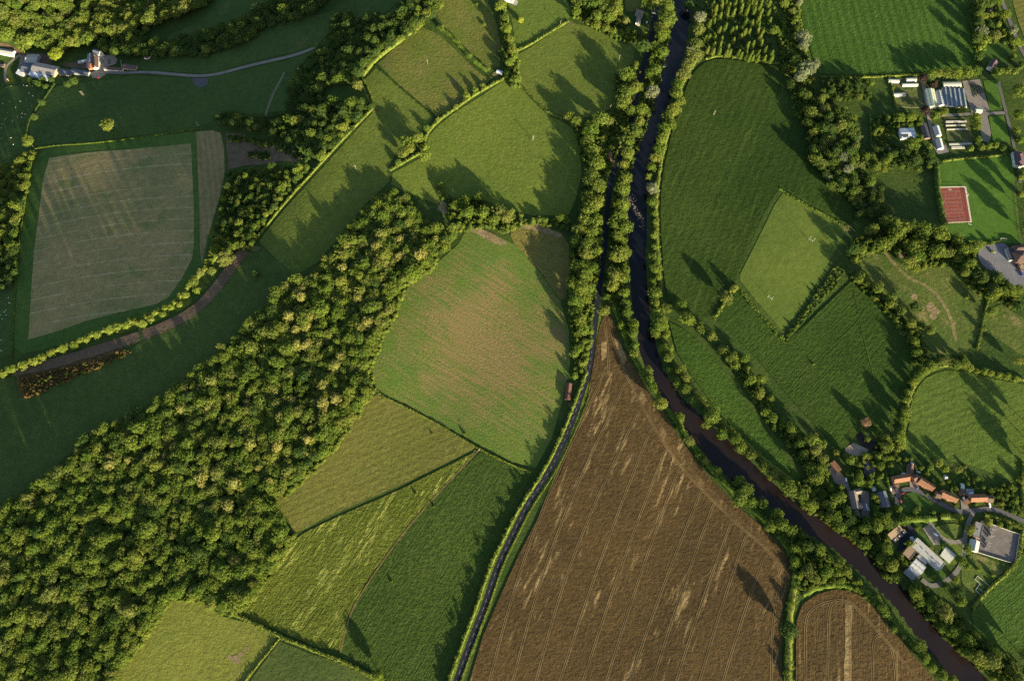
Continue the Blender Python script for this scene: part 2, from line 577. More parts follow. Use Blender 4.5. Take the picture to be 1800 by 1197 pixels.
sheet("field", [(888, -15), (985, -15), (1008, 18), (998, 36), (962, 58), (932, 78), (908, 88), (900, 40)], f_lawn, off=.27)
sheet("field", [(905, 100), (935, 82), (998, 40), (1040, 48), (1080, 70), (1118, 82), (1112, 110), (1090, 140), (1078, 190), (1040, 205), (1000, 212), (968, 200), (945, 180), (918, 152), (905, 130)], f_lit)
f_cen = field_mat("sunlit ley", (.084, .115, .020), (.097, .121, .022), (.073, .110, .018), big=1 / 90, ang=a2((780, 330), (900, 160)), period=5, row=.1)
sheet("field", [(752, 242), (770, 222), (800, 198), (848, 168), (888, 140), (912, 152), (940, 182), (965, 205), (985, 212), (1005, 225), (1020, 260), (1022, 310), (1012, 350), (1000, 378), (940, 380), (900, 372), (850, 352), (800, 352), (776, 330), (760, 300), (748, 272)], f_cen, off=.28)
sheet("field", [(690, 305), (745, 275), (768, 300), (790, 345), (770, 360), (720, 340), (688, 325)], f_cen, off=.3)
sheet("field", [(1096, -15), (1122, -15), (1128, 14), (1112, 22), (1100, 20)], f_lit2, off=.27)
# big field with brown drifts
def drift_mat():
    m, nt, b = new_mat("thin crop with bare drifts")
    pos = _n(nt, "ShaderNodeNewGeometry").outputs["Position"]
    c = W(850, 600)
    ang = px_ang((700, 560), (950, 720))
    mp = _n(nt, "ShaderNodeMapping", vector_type='TEXTURE')
    mp.inputs["Location"].default_value = (c.x, c.y, 0)
    mp.inputs["Rotation"].default_value = (0, 0, ang)
    nt.links.new(pos, mp.inputs["Vector"])
    q = _n(nt, "ShaderNodeMapping")
    q.inputs["Scale"].default_value = (1 / 45, 1 / 4., .001)
    nt.links.new(mp.outputs[0], q.inputs["Vector"])
    st = noise(nt, q.outputs[0], 1, 4, .6)
    q2 = _n(nt, "ShaderNodeMapping")
    q2.inputs["Scale"].default_value = (1 / 150, 1 / 125, 0.)
    nt.links.new(mp.outputs[0], q2.inputs["Vector"])
    ln = _n(nt, "ShaderNodeVectorMath", operation='LENGTH')
    nt.links.new(q2.outputs[0], ln.inputs[0])
    d = math_n(nt, 'ADD', ln.outputs["Value"], mrange(nt, noise(nt, pos, 1 / 45, 4, .6), .3, .7, -.30, .30))
    d = math_n(nt, 'ADD', d, mrange(nt, st, .3, .7, -.5, .5))
    col = mix(nt, mrange(nt, noise(nt, pos, 1 / 30, 3), .35, .65), (.086, .112, .020), (.064, .108, .017))
    col = mix(nt, mrange(nt, d, .88, .22), col, (.155, .116, .045))
    col = mix(nt, mrange(nt, noise(nt, pos, 1 / 3., 3, .6), .56, .66, 0, .7), col, (.060, .10, .017))
    cc = _n(nt, "ShaderNodeVectorMath", operation='SCALE')
    nt.links.new(col, cc.inputs[0])
    nt.links.new(mrange(nt, noise(nt, pos, 1 / 1.6, 3, .7), .3, .7, .7, 1.3), cc.inputs["Scale"])
    nt.links.new(cc.outputs[0], b.inputs["Base Color"])
    bp = _n(nt, "ShaderNodeBump")
    bp.inputs["Distance"].default_value = .5
    nt.links.new(math_n(nt, 'ADD', noise(nt, pos, 1 / 1.8, 3), st), bp.inputs["Height"])
    nt.links.new(bp.outputs[0], b.inputs["Normal"])
    return m
DRIFT = drift_mat()
sheet("field", [(822, 400), (860, 408), (905, 430), (950, 480), (985, 530), (1000, 580), (1002, 640), (990, 700), (970, 770), (942, 822), (900, 812), (840, 780), (780, 748), (715, 712), (662, 688), (645, 650), (665, 600), (695, 540), (720, 500), (765, 465), (805, 430)], DRIFT, off=.26)
f_tri = field_mat("rough yellow pasture", (.125, .108, .030), (.105, .105, .028), (.135, .105, .045), ang=a2((910, 440), (985, 530)), period=5, row=.17, bump=.8)
sheet("field", [(903, 390), (940, 397), (985, 408), (1000, 430), (1002, 470), (995, 525), (985, 528), (950, 478), (905, 430), (897, 415)], f_tri, off=.3)
bare = field_mat("bare chalky soil", (.19, .145, .085), (.14, .11, .055), big=1 / 12, bump=.5)
sheet("path", [(822, 398), (845, 402), (870, 412), (893, 428), (880, 430), (850, 418), (826, 406)], bare, off=.5, wob=1)
sheet("path", [(902, 382), (930, 388), (965, 400), (990, 413), (985, 418), (950, 408), (905, 396)], bare, off=.45, wob=1)
sheet("path", [(776, 352), (795, 362), (796, 375), (785, 378), (770, 368)], bare, off=.5, wob=.8)
# pasture below it
f_tan = field_mat("dry pasture", (.100, .104, .024), (.114, .107, .028), (.088, .10, .022), ang=a2((530, 920), (800, 800)), period=8, row=.12, big=1 / 110)
sheet("field", [(662, 694), (715, 716), (780, 752), (838, 786), (800, 806), (720, 845), (640, 880), (570, 910), (532, 932), (515, 935), (505, 910), (475, 882), (520, 848), (575, 800), (615, 748), (650, 700)], f_tan, off=.27)
f_lime = field_mat("lodged lime crop", (.090, .104, .017), (.068, .087, .013), (.175, .185, .042), ang=a2((595, 1130), (815, 810)), period=7.5, row=.25, patch=(.52, .60), pscale=(1 / 4, 1 / 24), big=1 / 60, bump=1.7, fvar=.4, clump=True, streak=.6)
sheet("field", [(838, 792), (815, 818), (780, 853), (730, 908), (690, 958), (640, 1028), (612, 1080), (598, 1142), (560, 1138), (490, 1108), (440, 1088), (418, 1076), (460, 1018), (510, 955), (535, 936), (600, 905), (700, 862), (800, 812)], f_lime, off=.6, skirt=.8)
f_dark = field_mat("dense green crop", (.030, .051, .010), (.037, .060, .012), (.047, .067, .015), ang=a2((660, 1180), (880, 830)), period=2.8, row=.17, big=1 / 90, bump=1.0, fvar=.5)
sheet("field", [(845, 793), (890, 815), (935, 828), (918, 870), (892, 925), (868, 985), (848, 1040), (828, 1095), (808, 1150), (790, 1205), (700, 1205), (655, 1178), (600, 1146), (616, 1080), (645, 1028), (695, 958), (735, 908), (785, 853)], f_dark, off=.6, skirt=.8)
f_dk2 = field_mat("young dark crop", (.046, .068, .018), (.058, .078, .02), (.075, .08, .03), ang=a2((450, 1190), (500, 1130)), period=3, row=.17)
sheet("field", [(492, 1126), (540, 1146), (600, 1166), (655, 1192), (690, 1225), (420, 1225), (455, 1175)], f_dk2, off=.3)
f_ll = field_mat("lush clover pasture", (.116, .130, .026), (.128, .134, .028), (.060, .09, .015), ang=a2((250, 1190), (340, 1060)), patch=(.60, .70), pscale=(1 / 4, 1 / 9), big=1 / 60)
sheet("field", [(300, 1048), (345, 1052), (392, 1083), (440, 1096), (488, 1120), (455, 1165), (425, 1215), (165, 1215), (210, 1170), (255, 1105)], f_ll, off=.27)
for c in ((415, 1158, 9), (425, 1148, 5), (403, 1153, 4), (436, 1140, 4)):
    sheet("path", [(c[0] + c[2] * math.cos(a), c[1] + c[2] * .9 * math.sin(a)) for a in np.linspace(0, 6.0, 9)], bare, off=.42, wob=.8)
WEAR = field_mat("trodden gateway", (.115, .098, .042), (.085, .088, .028), big=1 / 5, bump=.4)
for u, v, r in ((872, 132, 6), (1000, 42, 5), (447, 436, 7), (905, 145, 5), (838, 794, 5), (668, 692, 5), (1490, 402, 6), (1282, 506, 5), (660, 196, 5), (742, 262, 5), (1006, 712, 6)):
    sheet("path", [(u + r * 1.3 * math.cos(a), v + r * .8 * math.sin(a)) for a in np.linspace(0, 5.6, 8)], WEAR, off=.44, wob=1.2)
# ripe wheat, two fields
W1C = a2((830, 1190), (985, 840))
f_wheat = field_mat("ripe wheat", (.070, .045, .019), (.057, .037, .0165), (.25, .178, .083), ang=W1C, patch=(.56, .72), pscale=(1 / 6, 1 / 42), big=1 / 60, bump=.7, fvar=.4, clump=True)
WH1 = [(1066, 532), (1080, 568), (1092, 605), (1112, 642), (1135, 680), (1165, 725), (1205, 785), (1250, 842), (1295, 888), (1340, 926), (1375, 962), (1391, 995), (1388, 1030), (1376, 1070), (1374, 1130), (1374, 1215), (820, 1215), (848, 1120), (880, 1045), (912, 975), (948, 905), (985, 832), (1012, 765), (1032, 700), (1043, 640), (1053, 580)]
sheet("field", WH1, f_wheat, off=.8, skirt=1.0)
f_wh2 = field_mat("ripe wheat rows", (.074, .047, .0195), (.061, .040, .0175), (.19, .132, .058), ang=a2((1440, 1190), (1442, 1060)), period=3.4, row=.2, patch=(.58, .7), pscale=(1 / 6, 1 / 80), big=1 / 60, bump=.8, fvar=.4)
WH2 = [(1398, 1215), (1399, 1130), (1400, 1090), (1410, 1062), (1435, 1044), (1465, 1036), (1492, 1038), (1515, 1048), (1540, 1072), (1570, 1108), (1605, 1150), (1660, 1215)]
sheet("field", WH2, f_wh2, off=.8, skirt=1.0)
# tramlines in the wheat: pairs of wheel tracks
TRAM = field_mat("wheel tracks", (.160, .112, .052), (.105, .072, .033), big=1 / 22, bump=.1, fvar=.15)
def tram(lines, off):
    V, F = [], []
    for px in lines:
        Lw = world_line(px, 2, 6)
        for sh in (-.95, .95):
            v, f = ribbon_geo(Lw, .85, off, sh)
            n0 = len(V)
            V += [tuple(q) for q in v]
            F += [tuple(i + n0 for i in q) for q in f]
    obj("field_wheel_tracks", pydata("tracks", V, F), None, TRAM, kind='structure')
hd = [(1070, 560), (1078, 600), (1092, 640), (1112, 685), (1140, 735), (1170, 785), (1205, 832), (1250, 878), (1300, 925), (1345, 962), (1366, 990), (1372, 1020), (1362, 1060), (1356, 1120), (1355, 1210)]
t1 = [hd]
def head_x(y):
    return np.interp(y, [q[1] for q in hd], [q[0] for q in hd])
for i, (yb, bx) in enumerate([(656, 1067), (672, 1104), (722, 1127), (752, 1150), (790, 1175), (815, 1202), (862, 1238), (880, 1262), (918, 1291), (938, 1318), (972, 1351)]):
    # from the headland down to the lower edge
    gx_ = 905 + i * 40.5 if i < 99 else 0
    bend = 8 * math.exp(-i / 3)
    xb = 858 + i * 41.0
    line = [(bx, yb), (bx - 7, yb + 3), (bx - 12, yb + 16)]
    for f in (.15, .3, .45, .6, .75, .9, 1.):
        y = yb + 16 + (1205 - yb - 16) * f
        x = (bx - 12) + (xb - bx + 12) * (f + .10 * math.sin(math.pi * f) * (1 if i < 3 else .3))
        line.append((x, y))
    t1.append(line)
t1.append([(1067, 656), (1080, 655), (1096, 652)])
t1.append([(1062, 560), (1068, 610), (1070, 660)])
tram(t1, .95)
HEADL = field_mat("trodden headland", (.085, .055, .024), (.068, .044, .02), (.17, .117, .054), big=1 / 10, ang=W1C, patch=(.55, .68), bump=.5)
ribbon("path", [(x + 7, y - 2) for x, y in hd[2:-3]], 9, HEADL, off=.88)
t2 = [[(1416, 1210), (1415, 1150), (1415, 1090), (1424, 1072), (1445, 1060), (1470, 1054), (1490, 1056), (1510, 1072), (1545, 1112), (1590, 1165), (1630, 1215)],
      [(1454, 1210), (1455, 1100), (1458, 1064), (1470, 1056)], [(1495, 1210), (1494, 1110), (1492, 1070), (1484, 1057)],
      [(1533, 1210), (1533, 1150), (1536, 1120), (1547, 1114)], [(1574, 1210), (1572, 1165), (1565, 1135)]]
tram(t2, .97)
PALE = field_mat("threshed straw", (.24, .17, .08), (.13, .088, .038), big=1 / 6, bump=.6)
sheet("field", [(1078, 592), (1090, 600), (1100, 632), (1096, 640), (1086, 620)], PALE, off=1.0, wob=1)
sheet("field", [(1056, 600), (1066, 598), (1064, 626), (1058, 634)], PALE, off=1.0, wob=1)
sheet("field", [(1485, 1062), (1496, 1064), (1497, 1210), (1484, 1210)], PALE, off=.92, wob=.6)
# large dark crop right of the river, rugby pitch, second crop
CRA = a2((1200, 500), (1330, 200))
f_crop = field_mat("dark standing crop", (.022, .042, .008), (.036, .058, .011), (.048, .072, .015), ang=CRA, streak=.4, period=11, row=.14, big=1 / 150, pscale=(1 / 10, 1 / 120), bump=.74, fvar=.32)
sheet("field", [(1204, 160), (1216, 132), (1235, 112), (1262, 104), (1300, 108), (1335, 114), (1372, 118), (1388, 140), (1400, 170), (1412, 215), (1424, 270), (1440, 300), (1475, 330), (1505, 358), (1508, 385), (1490, 396), (1440, 366), (1378, 330), (1366, 336), (1330, 400), (1296, 488), (1275, 515), (1256, 558), (1235, 562), (1205, 540), (1176, 540), (1168, 500), (1163, 430), (1160, 360), (1166, 300), (1178, 245), (1190, 200)], f_crop, off=.9, skirt=1.2, rounded=1)
f_pitch = field_mat("rugby pitch turf", (.066, .096, .018), (.080, .108, .021), (.092, .112, .023), ang=a2((1300, 490), (1380, 340)), period=5., row=.16, big=1 / 70, fvar=.2, bump=.25)
sheet("field", [(1376, 340), (1400, 352), (1440, 374), (1484, 400), (1486, 410), (1460, 455), (1430, 505), (1400, 552), (1378, 578), (1372, 578), (1330, 530), (1300, 492), (1300, 484), (1330, 425), (1362, 360)], f_pitch, off=.3)
sheet("field", [(1256, 562), (1278, 520), (1300, 506), (1340, 552), (1382, 602), (1440, 548), (1497, 494), (1520, 515), (1545, 540), (1575, 572), (1600, 605), (1604, 640), (1596, 690), (1586, 740), (1560, 748), (1520, 752), (1497, 772), (1478, 800), (1455, 770), (1420, 735), (1380, 690), (1330, 630), (1290, 590)], field_mat("dark standing crop b", (.024, .045, .008), (.032, .055, .010), (.043, .066, .014), ang=a2((1400, 620), (1490, 520)), period=4.0, row=.17, big=1 / 110, pscale=(1 / 10, 1 / 90), bump=1.), off=.9, skirt=1.2)
ribbon("path", [(1498, 498), (1508, 550), (1520, 605), (1535, 660), (1545, 700), (1552, 745)], 1.6, GRASS, off=1.1)
ribbon("path", [(1432, 640), (1460, 610), (1500, 575), (1520, 545)], 1.5, GRASS, off=1.08)
f_weed = field_mat("tall weeds", (.038, .064, .013), (.030, .052, .011), (.075, .085, .024), big=1 / 12, bump=1.6, fvar=.5)
sheet("field", [(1474, 458), (1484, 462), (1494, 484), (1470, 507), (1430, 549), (1386, 597), (1381, 590), (1412, 548), (1443, 504)], f_weed, off=.9, skirt=1.1, wob=.25)
sheet("field", [(1176, 566), (1200, 578), (1235, 605), (1270, 650), (1310, 705), (1350, 760), (1390, 815), (1418, 850), (1428, 868), (1400, 852), (1350, 808), (1300, 765), (1255, 715), (1215, 660), (1190, 620)], field_mat("bankside maize", (.030, .058, .010), (.038, .068, .012), ang=a2((1200, 600), (1400, 840)), period=3.5, row=.2, bump=1.1), off=.9, skirt=1.)
# crop at the top right
f_top = field_mat("row crop", (.036, .074, .012), (.046, .086, .015), ang=a2((1480, 120), (1450, 0)), period=13., row=.34, big=1 / 140, bump=.9, fvar=.4)
sheet("field", [(1402, -20), (1410, 40), (1428, 100), (1440, 130), (1500, 133), (1560, 132), (1620, 128), (1680, 122), (1712, 118), (1716, 90), (1712, 40), (1700, -20)], f_top, off=.6, skirt=.8)
sheet("field", [(1775, -15), (1830, -15), (1830, 100), (1806, 82), (1790, 40)], f_tan, off=.3)
# meadows in the right
f_md = field_mat("worn meadow", (.056, .084, .018), (.080, .094, .024), (.20, .15, .075), big=1 / 35, patch=(.58, .70), pscale=(1 / 25, 1 / 45), ang=a2((1560, 470), (1680, 600)), bump=.5)
sheet("field", [(1508, 448), (1530, 442), (1560, 452), (1600, 470), (1640, 470), (1680, 468), (1710, 490), (1728, 525), (1728, 560), (1715, 600), (1690, 625), (1640, 622), (1615, 590), (1575, 545), (1540, 505), (1515, 480)], f_md, off=.3)
ribbon("path", [(1552, 440), (1572, 465), (1600, 492), (1625, 500), (1650, 520), (1672, 560), (1680, 600)], 4.5, field_mat("trodden path", (.17, .135, .065), (.11, .10, .04), big=1 / 8), off=.42)
for q in ((1634, 540, 9), (1644, 548, 8), (1640, 556, 6), (1608, 522, 5), (1585, 450, 5)):
    sheet("path", [(q[0] + q[2] * math.cos(a), q[1] + q[2] * math.sin(a)) for a in np.linspace(0, 5.6, 8)], bare, off=.45, wob=1)
sheet("field", [(1734, 545), (1760, 535), (1800, 560), (1830, 570), (1830, 640), (1790, 620), (1745, 590), (1730, 570)], f_md, off=.3)
f_rnd = field_mat("mown round paddock", (.060, .094, .017), (.070, .102, .02), (.082, .106, .022), big=1 / 60, ang=a2((1600, 780), (1780, 700)), period=9, row=.14, bump=.5)
sheet("field", [(1600, 742), (1600, 712), (1612, 680), (1636, 658), (1668, 650), (1705, 655), (1740, 665), (1780, 672), (1830, 680), (1830, 830), (1798, 820), (1792, 855), (1760, 838), (1720, 822), (1680, 812), (1640, 806), (1605, 796), (1590, 786), (1592, 765)], f_rnd, off=.3, rounded=1)
sheet("field", [(1706, 1075), (1735, 1042), (1778, 1005), (1795, 975), (1830, 940), (1830, 1160), (1790, 1150), (1740, 1130), (1712, 1105)], field_mat("right hand crop", (.036, .068, .012), (.044, .076, .014), ang=a2((1720, 1070), (1800, 1000)), period=5, row=.22, bump=.8), off=.5, skirt=.6)
f_gard = field_mat("garden lawn", (.034, .068, .014), (.046, .082, .017), big=1 / 20, fvar=.2, bump=.3)
f_sport = field_mat("sports turf", (.048, .098, .015), (.056, .108, .017), big=1 / 60, ang=a2((1660, 300), (1770, 290)), period=7, row=.1, fvar=.15, bump=.2)
sheet("field", [(1652, 290), (1662, 282), (1720, 278), (1770, 274), (1780, 282), (1784, 330), (1790, 380), (1795, 428), (1765, 428), (1710, 425), (1670, 420), (1660, 395), (1650, 330), (1647, 305)], f_sport, off=.28)
# orange game cover and brown track
COVER = field_mat("ripe game cover", (.075, .045, .02), (.055, .037, .016), (.15, .09, .034), big=1 / 6, bump=1.6, fvar=.6, patch=(.5, .7), pscale=(1 / 6, 1 / 10))
sheet("field", [(30, 662), (60, 655), (120, 640), (180, 622), (218, 611), (226, 618), (180, 640), (110, 670), (38, 700)], COVER, off=.5, wob=.8)
TRACK = field_mat("brown track", (.12, .082, .055), (.10, .07, .048), big=1 / 14, ang=a2((60, 640), (300, 570)), period=3, row=.17)
ribbon("path", [(24, 652), (60, 646), (120, 632), (180, 612), (245, 592), (300, 570), (345, 545), (378, 510), (405, 472), (430, 440)], np.concatenate([[1]]) [0] * 15.0, TRACK, off=.4)
ribbon("path", [(246, 576), (248, 588), (250, 602)], 4, f_past, off=.46)
sheet("path", [(398, 235), (430, 238), (450, 245), (480, 252), (520, 262), (540, 275), (520, 285), (470, 288), (420, 292), (400, 298), (397, 262)], field_mat("cleared ground", (.12, .082, .055), (.09, .070, .045), (.05, .065, .025), big=1 / 15), off=.3, wob=1.5)

# ------------------------------------------------------------------ roads and paths
ASPH = plain("asphalt", (.011, .0125, .021), var=.12, scale=.15, rough=.8)
GREYT = plain("stone track", (.15, .135, .12), var=.2, scale=.12)
GRAVEL = plain("gravel", (.21, .165, .13), var=.2, scale=.2)
CONC = plain("concrete", (.24, .23, .22), var=.15, scale=.15)
LINE = plain("road paint", (.30, .30, .30), var=.08, scale=1.)
ROAD = [(795, 1222), (803, 1195), (816, 1157), (836, 1105), (856, 1052), (873, 997), (898, 945), (925, 890), (950, 853), (975, 812), (995, 767), (1012, 725), (1025, 682), (1037, 650), (1042, 600), (1048, 550), (1052, 513), (1060, 463), (1065, 400), (1069, 350), (1075, 312), (1088, 283), (1100, 245), (1111, 210), (1118, 170), (1126, 135), (1136, 100), (1147, 55), (1152, 25), (1157, -20)]
ribbon("road", ROAD, 6.6, ASPH, off=.45)
VERGE = field_mat("roadside verge", (.085, .115, .020), (.066, .10, .017), big=1 / 8, bump=.8)
VER = [p for p in ROAD if p[1] > 540]
ribbon("grass_verge", VER, 3.4, VERGE, off=.42, shift=-5.4)
ribbon("grass_verge", VER, 3.0, VERGE, off=.42, shift=4.9)
Lr = world_line([p for p in ROAD if p[1] > 590], 2, 1.)
V, F = [], []
i = 0
while i + 5 < len(Lr):
    seg = Lr[i:i + 5]
    v, f = ribbon_geo(seg, .2, .49)
    n0 = len(V)
    V += [tuple(q) for q in v]
    F += [tuple(k_ + n0 for k_ in q) for q in f]
    i += 9
obj("road_markings", pydata("road_markings", V, F), None, LINE, kind='structure')
ribbon("road", [(182, 128), (215, 129), (260, 127), (300, 131), (350, 135), (385, 131), (420, 121), (460, 111), (520, 98), (560, 82)], 6.0, GREYT, off=.5)
ribbon("path", [(-20, 76), (10, 80), (30, 90), (45, 96), (70, 97), (92, 101)], 7, TRACK, off=.45)
ribbon("path", [(36, 97), (24, 106), (14, 114), (9, 124), (9, 134), (11, 145)], 4.5, GREYT, off=.5)
ribbon("path", [(500, 128), (490, 148), (478, 170), (466, 205)], 1.0, GRAVEL, off=.42, shift=1.0)
ribbon("path", [(500, 128), (490, 148), (478, 170), (466, 205)], 1.0, GRAVEL, off=.42, shift=-1.0)
sheet("path", [(338, 138), (365, 138), (366, 148), (358, 154), (345, 153), (340, 146)], plain("dark hardcore", (.06, .06, .068)), off=.5)
sheet("path", [(158, 128), (182, 124), (186, 132), (176, 139), (163, 138)], GRAVEL, off=.46)
sheet("path", [(176, 98), (200, 98), (206, 104), (204, 113), (190, 118), (184, 126), (176, 126)], GRAVEL, off=.44)
sheet("path", [(110, 112), (152, 108), (158, 122), (130, 120), (112, 117)], TRACK, off=.42)
sheet("path", [(36, 98), (48, 97), (42, 116), (30, 126), (34, 112)], GREYT, off=.43)
sheet("path", [(66, 103), (76, 101), (92, 104), (90, 114), (66, 113)], TRACK, off=.42)
# track edging between the crops, left of the road
ribbon("path", [(843, 790), (818, 817), (783, 853), (733, 908), (693, 958), (643, 1030), (614, 1080), (599, 1146)], 1.8, field_mat("earth balk", (.14, .10, .045), (.10, .09, .03), big=1 / 12), off=.75)
# village lane, drives, yards
LANE = plain("village lane tarmac", (.075, .072, .078), var=.15, scale=.15)
ribbon("road", [(1820, 925), (1795, 914), (1768, 902), (1740, 893), (1712, 897), (1690, 900), (1668, 893), (1645, 880), (1625, 868), (1608, 861), (1594, 859), (1583, 864), (1577, 874), (1576, 888)], 5.2, LANE, off=.46)
ribbon("road", [(1712, 897), (1704, 912), (1697, 935), (1695, 960), (1692, 985), (1683, 1003), (1668, 1018), (1650, 1028), (1634, 1030), (1620, 1018)], 5.0, plain("worn drive", (.12, .11, .10)), off=.45)
ribbon("road", [(1695, 948), (1682, 953), (1667, 952), (1652, 943), (1642, 930), (1634, 917)], 4.5, plain("worn drive b", (.16, .14, .12)), off=.43)
sheet("path", [(1576, 925), (1600, 922), (1612, 930), (1606, 945), (1590, 962), (1575, 970), (1580, 950)], ASPH, off=.4)
sheet("path", [(1622, 928), (1636, 918), (1650, 945), (1652, 956), (1640, 958)], GRAVEL, off=.4)
ribbon("path", [(1512, 912), (1502, 890), (1494, 866), (1487, 850)], 4, GREYT, off=.42)
sheet("path", [(1457, 824), (1468, 818), (1480, 834), (1490, 844), (1492, 858), (1480, 858), (1466, 846)], plain("brick paving", (.15, .115, .10)), off=.42)
sheet("path", [(1482, 790), (1500, 778), (1526, 790), (1520, 800), (1502, 802), (1490, 796)], GRAVEL, off=.42)
sheet("path", [(1518, 812), (1528, 808), (1536, 818), (1540, 834), (1530, 842), (1518, 838)], plain("brick paving b", (.12, .095, .085)), off=.41)
sheet("path", [(1565, 854), (1580, 850), (1580, 866), (1566, 870)], plain("brick paving c", (.15, .105, .09)), off=.41)
sheet("path", [(1598, 846), (1614, 848), (1615, 862), (1600, 858)], GRAVEL, off=.41)
sheet("path", [(1688, 878), (1698, 878), (1704, 896), (1690, 898)], GREYT, off=.41)
sheet("path", [(1697, 859), (1712, 859), (1712, 869), (1697, 870)], CONC, off=.41)
sheet("path", [(1515, 862), (1527, 864), (1528, 910), (1515, 912), (1512, 880)], plain("brick paving d", (.12, .10, .09)), off=.40)
sheet("field", [(1590, 868), (1605, 864), (1625, 874), (1650, 890), (1660, 900), (1620, 905), (1590, 900), (1584, 882)], f_gard, off=.42)
sheet("field", [(1644, 922), (1690, 919), (1688, 938), (1676, 949), (1662, 950), (1648, 938)], field_mat("striped lawn", (.072, .098, .022), (.08, .106, .024), ang=a2((1650, 925), (1665, 948)), period=5, row=.17), off=.4, rounded=1)
sheet("field", [(1655, 955), (1690, 950), (1690, 976), (1680, 992), (1660, 992)], f_lawn, off=.38)
sheet("field", [(1608, 932), (1618, 932), (1640, 955), (1636, 962), (1618, 950)], f_gard, off=.42)
sheet("field", [(1628, 1000), (1658, 1000), (1664, 1012), (1658, 1022), (1645, 1024), (1630, 1015)], f_gard, off=.4, rounded=1)
sheet("field", [(1690, 985), (1712, 972), (1775, 995), (1730, 1034), (1700, 1060), (1690, 1020)], f_md, off=.32)
sheet("path", [(1662, 960), (1680.5, 976), (1668, 990), (1652, 976)], plain("white concrete pad", (.40, .385, .36), var=.08), off=.6, skirt=.6)
sheet("path", [(1724, 915), (1791, 939), (1783, 991), (1706, 967)], plain("compound gravel", (.115, .10, .095), var=.25, scale=.15), off=.45)
# nursery yards
sheet("path", [(1691, 143), (1722, 140), (1730, 165), (1740, 196), (1708, 200), (1700, 175)], plain("nursery yard", (.16, .135, .12), var=.3, scale=.2), off=.42)
ribbon("path", [(1622, 145), (1626, 165), (1630, 190), (1634, 215), (1640, 240), (1645, 258)], 5.5, GRAVEL, off=.44)
ribbon("path", [(1640, 204), (1670, 203), (1705, 201), (1740, 200), (1770, 199)], 5.0, plain("grey drive", (.13, .12, .11)), off=.43)
ribbon("path", [(1755, 145), (1762, 175), (1770, 205), (1778, 240), (1785, 270), (1790, 300), (1793, 322)], 4.0, plain("grey drive b", (.09, .085, .085)), off=.45)
sheet("path", [(1724, 202), (1735, 202), (1742, 235), (1738, 252), (1726, 248), (1722, 220)], plain("grey drive c", (.14, .125, .11)), off=.41)
sheet("path", [(1640, 258), (1662, 255), (1668, 268), (1648, 272)], plain("dark yard", (.13, .12, .12)), off=.40)
sheet("field", [(1562, 140), (1614, 138), (1626, 170), (1628, 190), (1576, 188), (1566, 160)], field_mat("kitchen garden", (.05, .075, .02), (.085, .09, .03), (.13, .10, .05), big=1 / 10, patch=(.55, .65), pscale=(1 / 4, 1 / 12)), off=.34)
sheet("field", [(1658, 208), (1702, 206), (1712, 256), (1668, 262)], field_mat("nursery beds", (.09, .075, .04), (.06, .075, .025), (.05, .09, .02), big=1 / 8, patch=(.5, .62), pscale=(1 / 3, 1 / 20)), off=.36)
POTS = field_mat("potted plants", (.035, .05, .02), (.055, .06, .03), (.12, .10, .07), big=1 / 3, bump=.8, fvar=.6)
for i in range(5):
    ribbon("planting_bed", [(1706 + i * 4.0, 148 + i), (1712 + i * 4.0, 172 - i * 2)], 1.8, POTS, off=.9, smooth=0)
sheet("field", [(1728, 142), (1752, 142), (1762, 190), (1740, 196)], f_sport, off=.4)
sheet("field", [(1738, 206), (1764, 204), (1776, 250), (1745, 250)], f_sport, off=.4)
sheet("field", [(1718, 90), (1735, 72), (1765, 70), (1778, 90), (1768, 110), (1728, 118)], f_gard, off=.35)
ribbon("road", [(1755, -20), (1762, 5), (1772, 30), (1784, 62), (1794, 86), (1808, 110)], 6.0, plain("lane surface", (.09, .085, .085)), off=.45)
CARPARK = plain("car park tarmac", (.12, .115, .13), var=.1, scale=.1)
sheet("path", [(1724, 431), (1762, 427), (1772, 434), (1786, 470), (1800, 480), (1820, 520), (1790, 505), (1765, 492), (1745, 478), (1726, 466), (1718, 450)], CARPARK, off=.42)
V, F = [], []
def stroke(a, b, w, off):
    Lw = np.array([[*map(float, P(*a))], [*map(float, P(*b))]])
    v, f = ribbon_geo(Lw, w, off)
    n0 = len(V)
    V.extend(tuple(q) for q in v)
    F.extend(tuple(i + n0 for i in q) for q in f)
for k in range(9):
    stroke((1739 + k * 3.6, 443 - k * .1), (1740 + k * 3.6, 455.5 - k * .15), .22, .47)
for k in range(11):
    stroke((1732 + k * 3.9, 462 - k * .2), (1734.2 + k * 3.9, 474.5 - k * .2), .22, .47)
stroke((1735, 450), (1768, 447.5), .2, .47)
stroke((1733, 469), (1774, 466), .2, .47)
for k in range(8):
    stroke((1775 + k * 1.1, 468 + k * 3.4), (1781 + k * 1.1, 471 + k * 3.4), .22, .47)
for k in range(7):
    stroke((1727 + k * 5, 430.5 - k * .2), (1728.5 + k * 5, 434 - k * .2), .22, .47)
for k in range(6):
    stroke((1720 - .3 * k + .6, 440 + k * 3.4), (1726, 442 + k * 3.6), .2, .47)
obj("car_park_markings", pydata("markings", V, F), None, LINE, kind='structure')
# pond by the pink tree
px = [(1500, 750), (1512, 756), (1520, 772), (1546, 778), (1552, 790), (1538, 797), (1518, 786), (1504, 770)]
sheet("pond_water", px, WATER, off=.40, rounded=1)
